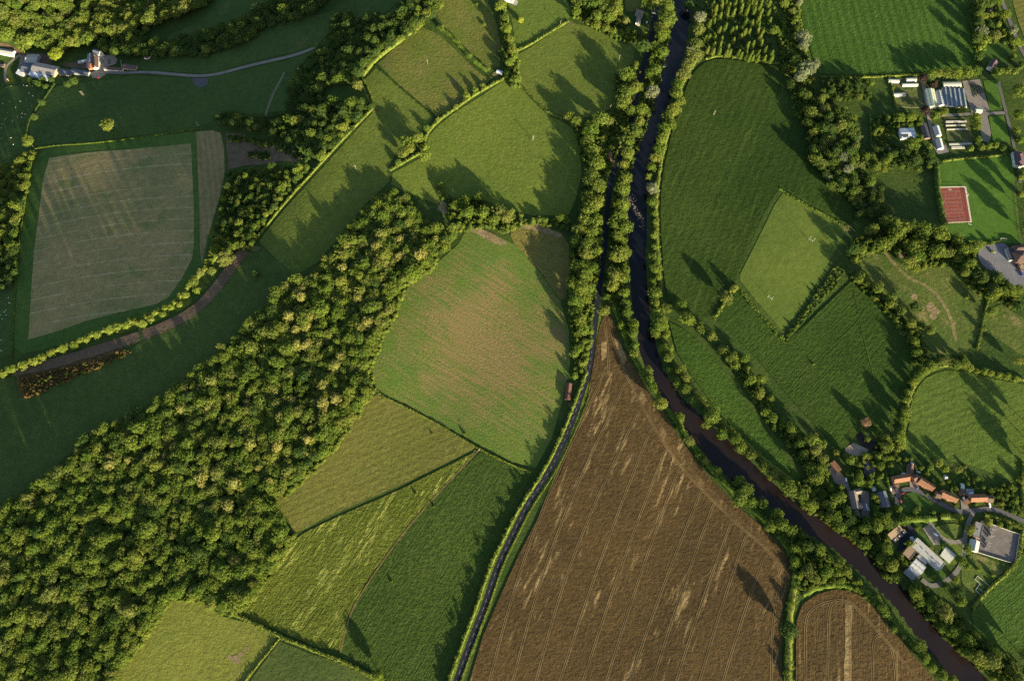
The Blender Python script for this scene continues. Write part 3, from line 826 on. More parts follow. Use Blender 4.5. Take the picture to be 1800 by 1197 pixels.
#SPLIT_VEG
# ------------------------------------------------------------------ foliage
LEAF = {
    'g': leaf_mat("green leaves", [(0.072, 0.119, 0.018), (0.105, 0.152, 0.022), (0.133, 0.172, 0.026), (0.090, 0.132, 0.022), (0.154, 0.174, 0.032), (0.081, 0.129, 0.018)]),
    'd': leaf_mat("dark leaves", [(0.040, 0.075, 0.017), (0.053, 0.090, 0.019), (0.065, 0.099, 0.019), (0.046, 0.078, 0.018)]),
    'o': leaf_mat("olive leaves", [(0.113, 0.138, 0.033), (0.141, 0.154, 0.037), (0.100, 0.129, 0.029)]),
    'p': leaf_mat("silver leaves", [(.16, .185, .10), (.14, .165, .088), (.18, .195, .108)]),
    'y': leaf_mat("bright yellow green leaves", [(0.178, 0.225, 0.023), (0.209, 0.232, 0.026), (0.155, 0.210, 0.026)]),
    'c': leaf_mat("cream blossom", [(.285, .270, .070), (.20, .21, .052), (.245, .235, .062), (.16, .18, .044), (.22, .21, .06)]),
    'r': leaf_mat("rusty seed heads", [(.16, .105, .036), (.13, .09, .03), (.10, .08, .028), (.19, .125, .045)]),
    'k': leaf_mat("pink copper leaves", [(.22, .14, .085)]),
    'u': leaf_mat("purple leaves", [(.045, .03, .028), (.055, .035, .03)]),
    'h': leaf_mat("hedge leaves", [(0.115, 0.157, 0.024), (0.136, 0.164, 0.028), (0.104, 0.142, 0.022)]),
    's': leaf_mat("scrub leaves", [(0.111, 0.159, 0.023), (0.090, 0.135, 0.021), (0.143, 0.165, 0.029)]),
}
BARK = plain("bark", (.09, .07, .05), var=.3, scale=2, rough=.95)

def leaves_on(C, Rr, per, size, zmin=-.55, squash=1., g=rng):
    """small leaf faces over the surfaces of clumps: centres C (n,3), radii Rr (n)"""
    n = len(C) * per
    d = g.normal(size=(n, 3))
    d /= np.linalg.norm(d, axis=1)[:, None]
    d[:, 2] = np.where(d[:, 2] < zmin, -d[:, 2], d[:, 2])
    c = np.repeat(C, per, 0)
    r = np.repeat(Rr, per)
    p = c + d * (r * g.uniform(.82, 1.08, n))[:, None] * np.array([1, 1, squash])
    nn = d + g.normal(scale=.42, size=(n, 3))
    nn /= np.linalg.norm(nn, axis=1)[:, None]
    a = np.cross(nn, g.normal(size=(n, 3)))
    a /= np.maximum(np.linalg.norm(a, axis=1)[:, None], 1e-6)
    b = np.cross(nn, a)
    s = (size * g.uniform(.65, 1.3, n))[:, None]
    V = np.stack([p + a * s, p + b * s * .8, p - a * s, p - b * s * .8], 1).reshape(-1, 3)
    return V

def ico(sub=2):
    bm = bmesh.new()
    bmesh.ops.create_icosphere(bm, subdivisions=sub, radius=1)
    V = np.array([v.co[:] for v in bm.verts])
    T = np.array([[v.index for v in f.verts] for f in bm.faces])
    bm.free()
    return V, T

ICOV, ICOT = ico(2)

def assemble(name, LV, core):
    Qn = np.arange(len(LV)).reshape(-1, 4)
    V, T = [LV], []
    k = len(LV)
    for cv, ct in core:
        V.append(cv)
        T.append(ct + k)
        k += len(cv)
    return np_mesh(name, np.vstack(V), Qn, np.vstack(T) if T else None)

def crown_geo(shape, seed):
    g = np.random.default_rng(100 + seed)
    if shape == 'broad':
        n = 64
        i = np.arange(n) + .5
        z = 1 - 1.3 * i / n
        ph = i * 2.39996 + g.uniform(0, 6)
        rr = np.sqrt(np.maximum(0, 1 - z * z))
        D = np.stack([rr * np.cos(ph), rr * np.sin(ph), z], 1) + g.normal(scale=.10, size=(n, 3))
        el = 1 + .18 * np.sin(ph * 1 + g.uniform(0, 6)) + .12 * np.sin(2 * ph + g.uniform(0, 6))
        C = D * (g.uniform(.58, .90, n) * el)[:, None] * np.array([1, 1, .74]) + np.array([0, 0, 1.2])
        Rr = g.uniform(.12, .27, n)
        LV = leaves_on(C, Rr, 42, .048, g=g)
        cv = ICOV * np.array([.62, .62, .52]) * (1 + g.normal(scale=.1, size=(len(ICOV), 1))) + np.array([0, 0, 1.15])
        return LV, [(cv, ICOT)]
    if shape == 'poplar':
        n = 40
        t = (np.arange(n) + .5) / n
        prof = np.interp(t, [0, .12, .4, .75, 1], [.35, .8, .85, .55, .12])
        ph = np.arange(n) * 2.39996
        C = np.stack([prof * .55 * np.cos(ph), prof * .55 * np.sin(ph), .5 + t * 4.6], 1)
        Rr = .22 + .30 * prof * g.uniform(.8, 1.2, n)
        LV = leaves_on(C, Rr, 34, .10, g=g)
        cv = ICOV * np.array([.42, .42, 2.1]) + np.array([0, 0, 2.6])
        return LV, [(cv, ICOT)]
    if shape == 'conifer':
        n = 46
        t = (np.arange(n) + .5) / n
        prof = (1 - t) * .95 + .05
        ph = np.arange(n) * 2.39996
        C = np.stack([prof * .66 * np.cos(ph), prof * .66 * np.sin(ph), .35 + t * 2.7], 1)
        Rr = .14 + .28 * prof
        LV = leaves_on(C, Rr, 22, .10, g=g)
        cv = ICOV * np.array([.5, .5, 1.0]) + np.array([0, 0, 1.3])
        return LV, [(cv, ICOT)]
    # shrub
    n = 18
    i = np.arange(n) + .5
    z = 1 - 1.0 * i / n
    ph = i * 2.39996 + g.uniform(0, 6)
    rr = np.sqrt(np.maximum(0, 1 - z * z))
    D = np.stack([rr * np.cos(ph), rr * np.sin(ph), z], 1) + g.normal(scale=.14, size=(n, 3))
    C = D * g.uniform(.5, .74, n)[:, None] * np.array([1, 1, .95]) + np.array([0, 0, .35])
    Rr = g.uniform(.26, .40, n)
    LV = leaves_on(C, Rr, 50, .075, zmin=-.3, g=g)
    cv = ICOV * np.array([.62, .62, .66]) + np.array([0, 0, .35])
    return LV, [(cv, ICOT)]

_crown = {}
NVAR = {'broad': 7, 'poplar': 3, 'conifer': 3, 'shrub': 4}
def crown_mesh(shape, var, mk):
    key = (shape, var)
    if key not in _crown:
        _crown[key] = assemble("crown_" + shape, *crown_geo(shape, var + 10 * len(shape)))
    k2 = (shape, var, mk)
    if k2 not in _crown:
        m = _crown[key].copy()
        m.materials.append(LEAF[mk])
        _crown[k2] = m
    return _crown[k2]

def trunk_mesh(h, r):
    mb = MB()
    mb.cyl(0, 0, -.06, h * .55, r, r * .7, 7)
    mb.cyl(0, 0, h * .55, h, r * .7, r * .3, 7)
    for a in (.4, 2.4, 4.5):
        mb.bar((0, 0, h * .55), (.4 * math.cos(a), .4 * math.sin(a), h * .95), r * .28)
    me = pydata("trunk", mb.V, mb.F)
    me.materials.append(BARK)
    return me
TRUNK = {'broad': trunk_mesh(1.1, .06), 'poplar': trunk_mesh(2.6, .10), 'conifer': trunk_mesh(1.6, .07)}
HTOP = {'broad': 2.05, 'poplar': 5.3, 'conifer': 3.1, 'shrub': 1.2}

ORD = "first second third fourth fifth sixth seventh eighth ninth tenth eleventh twelfth thirteenth fourteenth fifteenth sixteenth seventeenth eighteenth nineteenth twentieth".split()
TENS = {20: "twenty", 30: "thirty", 40: "forty"}
def ordinal(i):
    if i < 20:
        return ORD[i]
    t = (i + 1) // 10 * 10
    u = (i + 1) % 10
    return (TENS[t] + "-" + ORD[u - 1]) if u else {20: "twentieth", 30: "thirtieth", 40: "fortieth", 50: "fiftieth"}[t]

TONE = {'h': "sunlit green", 's': "green", 'g': "green", 'd': "dark green", 'o': "olive", 'p': "silvery pale", 'y': "bright yellow-green", 'c': "cream flowering", 'k': "pinkish copper", 'u': "purple-leaved"}
COUNT = {}

def place(kind, x, y, r, shape, mk, label, cat, group, zf=1.):
    name = kind
    COUNT[name] = COUNT.get(name, 0) + 1
    z = float(terr(x, y)) - .1
    rz = rng.uniform(0, 6.28)
    var = int(rng.integers(NVAR[shape]))
    if shape == 'shrub':
        o = obj(name, crown_mesh(shape, var, mk), None, None, label=label, category=cat)
        if group:
            o["group"] = group
        o.location = (x, y, z)
        o.rotation_euler = (0, 0, rz)
        o.scale = (r, r, r * zf)
        return o
    t = thing(name, label, cat, (x, y, z), rz, group)
    t.scale = (r, r, r * zf)
    obj("crown", crown_mesh(shape, var, mk), t)
    obj("trunk", TRUNK[shape], t)
    return t

def trees(lst, where, end, group, shape='broad', mk='g', name=None, hf=1., rs=1., shared=None, noun=None):
    """lst: (px, py, r_px[, leaf key]) -- `where` closes the label, `end` says where the count starts"""
    lst = [(q[0], q[1], q[2], q[3] if len(q) > 3 else mk) for q in lst]
    tone_count = {}
    order = {}
    for q in sorted(lst, key=lambda q: q[1]):
        order.setdefault((q[3], q[2] <= 8), []).append(q)
    for q in lst:
        u, v, rp, kk = q
        small = rp <= 8 and shape == 'broad'  # small trees are built and named as bushes, alongside the real bushes
        sh = 'shrub' if small else shape
        r = rp * mpp(u, v) * rs * rng.uniform(.95, 1.05)
        zf = hf * rng.uniform(.88, 1.15) * (1.15 if small else 1)
        if sh == 'broad' and r > 10:
            zf *= (10 / r) ** .6
        x, y = P(u, v, HTOP[sh] * r * zf * .55)
        nm = ('bush' if small else (name or {'broad': 'broadleaf_tree', 'poplar': 'poplar_tree', 'conifer': 'conifer_tree'}[sh]))
        what = ('bush' if small else (noun or 'tree'))
        same = order[(kk, rp <= 8)]
        if shared:
            lab = f"{TONE[kk]} {what} {shared}"
        elif len(same) == 1:
            lab = f"only {TONE[kk]} {what} {where}"
        else:
            lab = f"{TONE[kk]} {what} {where}, {ordinal(same.index(q))} from {end}"
        place(nm, float(x), float(y), r, sh, kk, lab, 'bush' if small else 'tree', group, zf)

def hedge(label, px, w, h, mk='h', smooth=1, dens=1., tall=.25, leaf=None):
    L = world_line(px, smooth, 1.0)
    n = max(6, int(len(L) / (w * .42) * 2.2 * dens))
    idx = rng.integers(0, len(L), n)
    nn = normals2(L)[idx]
    lat = rng.uniform(-.32, .32, n) * w
    c2 = L[idx] + nn * lat[:, None] + rng.normal(scale=.3, size=(n, 2))
    wave = 1 + tall * np.sin(idx / 9. + rng.uniform(0, 6)) * np.sin(idx / 3.7)
    r = w * rng.uniform(.22, .36, n)
    z = terr(c2[:, 0], c2[:, 1]) + np.maximum(h * wave * rng.uniform(.75, 1.05, n) - r, r * .6)
    C = np.column_stack([c2, z])
    C2 = C.copy()
    C2[:, 2] = terr(c2[:, 0], c2[:, 1]) + r * .7
    lf = leaf or max(.24, min(.42, w * .08))
    per = 34
    LV = np.vstack([leaves_on(C, r, per, lf), leaves_on(C2[::2], r[::2], 16, lf)])
    # inner body of the hedge
    Ls = L[::4] if len(L) > 8 else L
    n2 = normals2(Ls)
    k = len(Ls)
    zb = terr(Ls[:, 0], Ls[:, 1])
    jt = rng.uniform(.75, 1.1, k)
    sec = []
    for sx, sz in ((-.34, -.1), (-.30, .62), (0, .8), (.30, .62), (.34, -.1)):
        p = Ls + n2 * (sx * w * jt)[:, None]
        sec.append(np.column_stack([p, zb + h * sz * jt]))
    V = np.vstack(sec)
    T = []
    for s_ in range(4):
        for i in range(k - 1):
            a, b_, c, d = s_ * k + i, s_ * k + i + 1, (s_ + 1) * k + i + 1, (s_ + 1) * k + i
            T += [(a, b_, c), (a, c, d)]
    o = obj("hedge", assemble("hedge", LV, [(V, np.array(T))]), None, LEAF[mk], label=label, category="hedge")
    return o

# --- woods: one mass each, trees set as instances of the crowns
def wood(name, label, px, space, rr, mix_, shape='broad', hf=1., seed=1, jit=.42, cat="woodland"):
    g = np.random.default_rng(seed)
    pts = np.array(px, float)
    x, y = P(pts[:, 0], pts[:, 1], 8)
    poly = np.stack([x, y], 1)
    lo, hi = poly.min(0), poly.max(0)
    X, Y = np.meshgrid(np.arange(lo[0], hi[0] + space, space), np.arange(lo[1], hi[1] + space, space * .87))
    X = X + (np.arange(X.shape[0]) % 2)[:, None] * space / 2
    p = np.stack([X.ravel(), Y.ravel()], 1) + g.normal(scale=space * jit * .6, size=(X.size, 2))
    p = p[inside(p, poly)]
    for bx, by, br in KEEPOUT:
        p = p[np.hypot(p[:, 0] - bx, p[:, 1] - by) > br]
    n = len(p)
    r = g.uniform(rr[0], rr[1], n) * np.exp(g.normal(scale=.17, size=n))
    zf = hf * g.uniform(.82, 1.25, n)
    zf *= np.minimum(1, (9 / r)) ** .5
    z = terr(p[:, 0], p[:, 1]) - .2
    me = bpy.data.meshes.new(name)
    me.from_pydata(np.column_stack([p, z]).tolist(), [], [])
    keys = list(mix_)
    col = bpy.data.collections.new(name + "_crowns")
    cnt = 0
    slots = []
    for kk in keys:
        sh = shape
        if isinstance(kk, tuple):
            sh, kk = kk
        for v in range(min(NVAR[sh], 5)):
            o = bpy.data.objects.new("crown_%03d" % cnt, crown_mesh(sh, v, kk))
            col.objects.link(o)
            slots.append(mix_[kk if (sh, kk) not in mix_ else (sh, kk)] / min(NVAR[sh], 5))
            cnt += 1
    pr = np.array(slots)
    idx = g.choice(cnt, n, p=pr / pr.sum())
    for nm, ty, dat in (("scl", 'FLOAT_VECTOR', np.column_stack([r * g.uniform(.8, 1.2, n), r * g.uniform(.8, 1.2, n), r * zf])), ("rot", 'FLOAT_VECTOR', np.column_stack([g.normal(scale=.06, size=n), g.normal(scale=.06, size=n), g.uniform(0, 6.28, n)])), ("idx", 'INT', idx)):
        at = me.attributes.new(nm, ty, 'POINT')
        at.data.foreach_set("vector" if ty == 'FLOAT_VECTOR' else "value", np.asarray(dat, np.float32 if ty == 'FLOAT_VECTOR' else np.int32).ravel())
    ng = bpy.data.node_groups.new(name + "_scatter", 'GeometryNodeTree')
    ng.interface.new_socket("Geometry", in_out='INPUT', socket_type='NodeSocketGeometry')
    ng.interface.new_socket("Geometry", in_out='OUTPUT', socket_type='NodeSocketGeometry')
    gi, go = ng.nodes.new("NodeGroupInput"), ng.nodes.new("NodeGroupOutput")
    ip = ng.nodes.new("GeometryNodeInstanceOnPoints")
    ci = ng.nodes.new("GeometryNodeCollectionInfo")
    ci.inputs[0].default_value = col
    ci.inputs["Separate Children"].default_value = True
    ci.inputs["Reset Children"].default_value = True
    ip.inputs["Pick Instance"].default_value = True
    def na(nm, ty):
        q = ng.nodes.new("GeometryNodeInputNamedAttribute")
        q.data_type = ty
        q.inputs[0].default_value = nm
        return q.outputs[0]
    ng.links.new(gi.outputs[0], ip.inputs["Points"])
    ng.links.new(ci.outputs[0], ip.inputs["Instance"])
    ng.links.new(na("idx", 'INT'), ip.inputs["Instance Index"])
    ng.links.new(na("rot", 'FLOAT_VECTOR'), ip.inputs["Rotation"])
    ng.links.new(na("scl", 'FLOAT_VECTOR'), ip.inputs["Scale"])
    ng.links.new(ip.outputs[0], go.inputs[0])
    o = obj(name, me, None, None, kind='stuff', label=label, category=cat)
    md = o.modifiers.new("scatter", 'NODES')
    md.node_group = ng
    COUNT[name] = COUNT.get(name, 0) + n
    return o

KEEPOUT = []
# cream flowering trees scattered through the central wood (individuals), and the wood round them
FL = [(373, 670), (362, 725), (368, 716), (318, 717), (263, 740), (193, 803), (195, 815), (228, 808), (308, 785), (290, 800), (438, 695), (435, 707), (355, 795), (422, 820), (353, 840), (355, 850), (310, 880), (390, 880), (402, 890), (355, 889), (412, 848), (410, 780), (422, 660), (522, 605), (540, 606), (560, 607), (597, 625), (590, 642), (510, 657), (570, 677), (522, 687), (482, 692), (512, 702), (567, 708), (502, 717), (495, 732), (570, 719), (497, 757), (542, 772), (487, 785), (540, 797), (455, 822), (482, 815), (577, 762), (532, 747), (670, 413), (662, 434), (620, 437), (610, 432), (668, 442), (703, 420), (703, 450), (713, 456), (738, 450), (732, 442), (672, 467), (603, 470), (638, 495), (677, 502), (620, 510), (630, 521), (522, 515), (530, 524), (548, 487), (508, 555), (540, 560), (538, 573), (665, 565), (645, 565), (620, 592), (595, 590), (558, 592), (767, 420), (655, 424), (445, 640), (405, 700), (460, 760), (385, 820), (300, 850), (520, 580), (465, 600), (336, 760), (590, 700), (474, 846), (440, 780)]
fl = []
for i, (u, v) in enumerate(FL):
    rp = float(rng.uniform(5.5, 11.5))
    r = rp * mpp(u, v)
    x, y = P(u, v, 1.15 * r * 1.15)
    x, y = float(x), float(y)
    KEEPOUT.append((x, y, r * .75))
    fl.append((x, y, r))
for x, y, r in fl:
    place('flowering_tree', x, y, r, 'broad', 'c', "pale cream-yellow flowering tree standing among the green crowns of the central wood", 'tree', "flowering trees in the central wood", float(rng.uniform(1.0, 1.3)))

W1 = [(-40, 905), (0, 893), (35, 868), (62, 845), (112, 820), (150, 772), (192, 745), (235, 728), (270, 712), (305, 678), (350, 650), (398, 602), (450, 550), (500, 500), (545, 485), (592, 430), (602, 412), (640, 368), (660, 345), (690, 332), (722, 348), (745, 385), (785, 398), (800, 420), (760, 462), (705, 495), (692, 535), (665, 585), (640, 635), (648, 688), (608, 742), (568, 795), (520, 840), (475, 878), (500, 908), (514, 945), (475, 998), (425, 1065), (388, 1078), (350, 1050), (300, 1048), (258, 1102), (222, 1155), (180, 1230), (-40, 1230)]
wood("woodland", "broad green wood of close round crowns running diagonally beside the big drifted field", W1, 6.6, (4.0, 7.2), {'g': 6, 'd': .8, 'o': .8, 's': 1.6}, hf=.86, seed=3)
wood("woodland", "sunlit hillside wood above the farm in the top corner", [(-60, -40), (385, -40), (368, 0), (352, 18), (292, 34), (252, 52), (205, 58), (160, 72), (132, 84), (95, 88), (45, 82), (0, 68), (-60, 60)], 11.5, (6.5, 10.5), {'g': 5, 'o': 2.2, 'h': 2.5, 'c': .25}, hf=1.0, seed=4)
wood("woodland", "shaded trees behind the white farmhouse below the hillside wood", [(165, 80), (205, 60), (250, 55), (268, 75), (300, 72), (300, 94), (255, 97), (205, 94), (185, 90)], 11, (5, 8.5), {'d': 3, 'g': 3}, hf=.9, seed=5)
wood("woodland", "dark wooded belt curving between two shaded meadows at the top", [(285, 72), (330, 62), (400, 44), (450, 22), (470, -10), (600, -30), (575, 0), (540, 22), (480, 42), (425, 75), (370, 94), (300, 96)], 10, (5, 8), {'d': 4, 'g': 1}, hf=.8, seed=6)  # leaf mix darkened to stand in for the shade over this belt
wood("woodland", "dark wood on the slope beside the end of the farm lane", [(595, 18), (640, 32), (690, 22), (735, -20), (790, -20), (765, 20), (745, 42), (705, 72), (652, 104), (636, 132), (618, 140), (560, 150), (570, 176), (650, 178), (655, 186), (602, 240), (562, 280), (536, 268), (518, 250), (450, 228), (400, 216), (376, 212), (388, 196), (440, 204), (508, 198), (505, 160), (530, 112), (568, 76)], 8.2, (4.2, 7.2), {'d': 6, 'g': 1.6, 'h': .35}, hf=.85, seed=7)  # mostly dark leaves: the slope's shade is put into the leaf colour
wood("woodland", "dense young copse of small crowns between the stubble and the lit strip", [(402, 300), (470, 292), (545, 287), (500, 340), (452, 408), (436, 436), (388, 442), (362, 460), (378, 392), (392, 330)], 6.0, (2.8, 4.4), {'g': 3, 'd': 3, 'h': .7}, hf=1.15, seed=8)
wood("woodland", "dark mixed wood between the big dark crop and the gardens", [(1418, 208), (1440, 190), (1478, 188), (1500, 205), (1512, 235), (1500, 270), (1520, 300), (1548, 330), (1560, 378), (1515, 382), (1486, 345), (1450, 318), (1428, 280)], 8.5, (4, 7.4), {'d': 3, 'g': 3, 'o': .8, 'p': .35}, hf=1.0, seed=9)
wood("woodland", "square block of dark young trees south of the row crop", [(1442, 140), (1535, 138), (1530, 172), (1500, 178), (1444, 172)], 6.2, (2.8, 4.2), {'d': 4, 'g': 1.2}, hf=1.3, seed=10)
wood("woodland", "overgrown orchard west of the red ball court", [(1508, 262), (1560, 255), (1632, 262), (1642, 290), (1600, 300), (1575, 290), (1545, 312), (1520, 300)], 9.5, (4, 6.5), {'d': 3, 'g': 3}, hf=1.0, seed=11)
wood("woodland", "stream-side wood at the left edge beside the stubble", [(-30, 300), (20, 285), (58, 262), (50, 300), (40, 350), (30, 400), (20, 440), (-30, 470)], 8.5, (4, 6.5), {'g': 3, 'h': 2.5, 'd': 1}, hf=.9, seed=12)
wood("woodland", "small dark spinney at the left edge above the sheep pasture", [(-30, 440), (22, 425), (28, 490), (0, 505), (-30, 510)], 8, (4, 6), {'d': 3, 'g': 1}, hf=.8, seed=13)
wood("woodland", "shady trees along the drive behind the old stone house", [(1440, 885), (1475, 880), (1500, 912), (1550, 900), (1600, 902), (1640, 900), (1560, 925), (1530, 935), (1500, 925), (1470, 915)], 8.5, (3.5, 6), {'d': 3, 'g': 3}, hf=.9, seed=14)

TL = trees
TL([(1153, 5, 14), (1172, 14, 14), (1178, 26, 10), (1172, 38, 14), (1163, 50, 14), (1165, 62, 13), (1150, 83, 10), (1165, 93, 12), (1128, 83, 13, 'd'), (1118, 115, 8), (1168, 113, 6, 'p'), (1154, 123, 10), (1142, 128, 9), (1148, 163, 12, 'p'), (1100, 135, 15), (1115, 155, 12), (1100, 163, 14), (1095, 180, 16), (1108, 195, 11), (1128, 195, 11), (1123, 215, 10), (1058, 210, 14), (1072, 215, 9, 'o'), (1040, 225, 14), (1015, 215, 11), (999, 205, 9), (1030, 250, 13), (1040, 268, 15), (1050, 288, 16), (1118, 232, 13), (1105, 248, 12), (1103, 270, 13), (1095, 290, 9)],
   "beside the upper river lane", "the top edge", "trees beside the upper river lane")
TL([(1040, 312, 18), (1050, 330, 14), (1035, 345, 14), (1050, 358, 13), (1035, 370, 16), (1028, 388, 15), (1048, 388, 14), (1018, 405, 14), (1040, 408, 16), (1012, 423, 13), (1030, 430, 14), (1050, 425, 11), (1048, 443, 12), (1030, 450, 15), (1018, 470, 15), (1040, 470, 14), (1025, 485, 13), (1005, 503, 13), (1022, 508, 16), (1038, 508, 10), (1010, 528, 15), (1030, 525, 12), (1010, 550, 12), (1020, 562, 12), (1025, 580, 12), (1018, 612, 10), (1010, 622, 9), (1022, 640, 8), (1010, 660, 8), (1028, 600, 8)],
   "in the belt west of the road", "the belt's top end", "trees in the belt west of the road")
TL([(1098, 315, 10), (1092, 335, 12), (1095, 358, 11), (1080, 350, 7), (1090, 380, 13), (1078, 395, 11), (1098, 400, 11), (1085, 418, 12), (1097, 423, 8), (1085, 450, 16), (1098, 445, 10), (1080, 485, 15), (1100, 475, 9), (1075, 503, 13), (1098, 490, 9), (1098, 515, 10), (1100, 533, 9), (1102, 548, 10), (1060, 547, 10), (1115, 570, 9), (1112, 585, 9)],
   "between the road and the river", "the strip's top end", "trees between road and river")
TL([(1140, 310, 8), (1147, 330, 12, 'p'), (1147, 355, 9), (1150, 375, 7), (1152, 390, 7), (1150, 413, 8), (1152, 433, 8), (1147, 455, 12), (1152, 473, 11), (1157, 488, 8), (1145, 495, 9), (1152, 515, 12), (1152, 533, 9), (1155, 543, 8), (1157, 558, 12), (1160, 572, 14), (1152, 585, 12), (1170, 588, 9), (1175, 543, 9), (1197, 538, 12), (1210, 562, 13), (1232, 575, 11), (1250, 590, 10), (1277, 522, 13, 'o'), (1290, 507, 8)],
   "on the bank beside the dark crop", "upstream", "trees beside the dark crop's river edge")
TL([(1230, 33, 11, 'p'), (1228, 52, 12, 'o'), (1225, 78, 11, 'o'), (1214, 83, 8, 'p'), (1222, 100, 14, 'o'), (1210, 115, 13, 'o'), (1202, 133, 12, 'o'), (1192, 150, 13), (1190, 165, 12), (1195, 180, 10), (1185, 195, 12), (1175, 208, 11), (1180, 220, 10), (1167, 230, 12), (1162, 245, 12), (1157, 262, 12), (1150, 278, 12), (1145, 293, 10), (1210, 12, 10, 'd')],
   "on the bank below the plantation", "the top edge", "trees on the upper east bank")
TL([(1115, 607, 8), (1115, 622, 9), (1137, 655, 11), (1140, 667, 9), (1150, 677, 6), (1162, 710, 11), (1195, 735, 10), (1195, 750, 8), (1212, 775, 9, 'o'), (1230, 800, 8), (1240, 810, 8), (1260, 828, 9), (1300, 845, 11), (1310, 862, 12), (1298, 878, 14), (1320, 880, 11), (1340, 885, 10), (1355, 925, 11), (1365, 905, 10), (1372, 920, 11), (1390, 930, 9), (1410, 942, 7), (1397, 965, 9), (1397, 985, 9), (1420, 960, 11, 'd'), (1440, 968, 11), (1420, 1002, 12, 'o'), (1432, 1017, 10), (1452, 1005, 12), (1472, 1005, 10), (1475, 988, 12), (1487, 1002, 11), (1510, 1022, 7), (1460, 982, 10), (1445, 1020, 8), (1405, 1012, 8)],
   "on the wheat field's river bank", "the road end", "trees on the wheat field's river bank")
TL([(1542, 1052, 8), (1550, 1067, 9), (1557, 1077, 8), (1572, 1105, 7), (1590, 1118, 6), (1615, 1135, 10), (1625, 1157, 9), (1637, 1172, 10), (1657, 1187, 9), (1675, 1195, 8), (1600, 1125, 6), (1387, 1105, 15, 'd'), (1390, 1060, 8), (1385, 1150, 7), (1384, 1180, 7)],
   "beside the smaller wheat field", "its top end", "trees round the smaller wheat field")
TL([(1165, 612, 10), (1177, 611, 8), (1175, 630, 9), (1177, 650, 8), (1195, 649, 10), (1190, 672, 9), (1205, 665, 9), (1205, 685, 10), (1220, 702, 9), (1250, 730, 16), (1245, 745, 11), (1267, 762, 12), (1292, 772, 11), (1300, 785, 13), (1322, 800, 10), (1342, 820, 11), (1357, 835, 13), (1387, 858, 16), (1410, 870, 13), (1425, 888, 13), (1472, 875, 12), (1435, 838, 12), (1442, 823, 10), (1457, 909, 11), (1475, 925, 12), (1500, 940, 12), (1520, 955, 14)],
   "on the east bank above the village", "upstream", "trees on the east bank above the village")
TL([(1540, 925, 12), (1555, 912, 10), (1550, 980, 12), (1567, 995, 14), (1575, 1012, 12), (1557, 965, 10), (1610, 1040, 15), (1620, 1057, 11), (1637, 1060, 12), (1660, 1077, 16, 'o'), (1682, 1040, 12, 'd'), (1687, 1057, 10), (1655, 1102, 12), (1677, 1110, 13), (1697, 1122, 12), (1715, 1115, 9), (1700, 1147, 13), (1720, 1157, 16), (1742, 1160, 17, 'o'), (1750, 1147, 12), (1775, 1177, 10), (1640, 1085, 10), (1600, 955, 8), (1690, 985, 9), (1700, 965, 9), (1705, 930, 9), (1738, 917, 8)],
   "round the white works by the river", "the works hedge", "trees round the white works")
TL([(1270, 615, 10), (1285, 630, 11), (1293, 642, 9), (1307, 630, 10), (1320, 668, 11), (1337, 665, 9), (1335, 692, 10), (1347, 725, 9), (1355, 700, 8), (1358, 735, 10), (1390, 752, 11), (1393, 765, 8), (1405, 780, 9), (1425, 772, 14), (1432, 790, 12, 'o'), (1413, 798, 10), (1427, 825, 12), (1465, 794, 5), (1375, 745, 8), (1312, 648, 8), (1448, 805, 9, 'o'), (1447, 780, 8)],
   "between maize strip and dark crop", "the pitch end", "trees between maize strip and crop")
TL([(1557, 388, 13), (1570, 395, 14), (1590, 400, 13), (1605, 400, 13), (1620, 408, 15), (1575, 412, 13), (1550, 430, 14), (1565, 425, 12), (1620, 425, 12), (1530, 405, 11), (1602, 440, 13), (1612, 450, 13), (1600, 460, 13), (1607, 472, 9), (1650, 412, 15), (1680, 422, 12), (1645, 442, 14), (1665, 445, 11, 'o'), (1692, 442, 11), (1712, 435, 12), (1705, 465, 11), (1683, 455, 9), (1695, 480, 9)],
   "in the clump south of the red court", "the court", "trees in the clump by the court", hf=1.15)
TL([(1500, 440, 12, 'd'), (1515, 440, 9), (1502, 457, 8), (1510, 490, 11), (1525, 497, 9), (1543, 507, 11), (1567, 523, 10), (1565, 535, 9), (1608, 540, 12, 'd'), (1583, 548, 10), (1602, 567, 9), (1620, 572, 8), (1635, 582, 9), (1700, 522, 5), (1742, 547, 10), (1728, 577, 7), (1608, 600, 9), (1612, 620, 9), (1690, 628, 9, 'd'), (1790, 635, 9)],
   "round the worn meadow", "the rugby pitch", "trees round the worn meadow")
TL([(1750, 515, 11), (1762, 512, 11), (1775, 512, 11), (1790, 510, 10), (1740, 520, 10), (1725, 490, 13, 'd'), (1750, 488, 12, 'd'), (1742, 505, 12, 'd'), (1790, 537, 10, 'd'), (1712, 478, 11, 'd'), (1765, 497, 9, 'd'), (1728, 430, 5), (1743, 427, 5), (1744, 442, 3.5)],
   "beside the school car park", "the top", "trees beside the car park")
J = [(1605, 672, 8), (1612, 662, 9), (1622, 652, 10), (1634, 645, 10), (1645, 640, 10), (1656, 634, 10, 'o'), (1668, 637, 9, 'o'), (1680, 642, 10), (1693, 640, 10), (1705, 646, 8), (1716, 652, 6), (1730, 652, 8), (1742, 655, 8), (1756, 658, 8), (1770, 661, 8), (1785, 665, 8), (1597, 690, 8), (1593, 703, 8), (1598, 688, 7), (1590, 722, 10), (1587, 735, 10), (1592, 728, 8), (1583, 757, 9), (1578, 770, 10), (1584, 782, 8), (1598, 700, 6)]
TL(J, "round the mown paddock", "the paddock's top", "trees round the mown paddock")
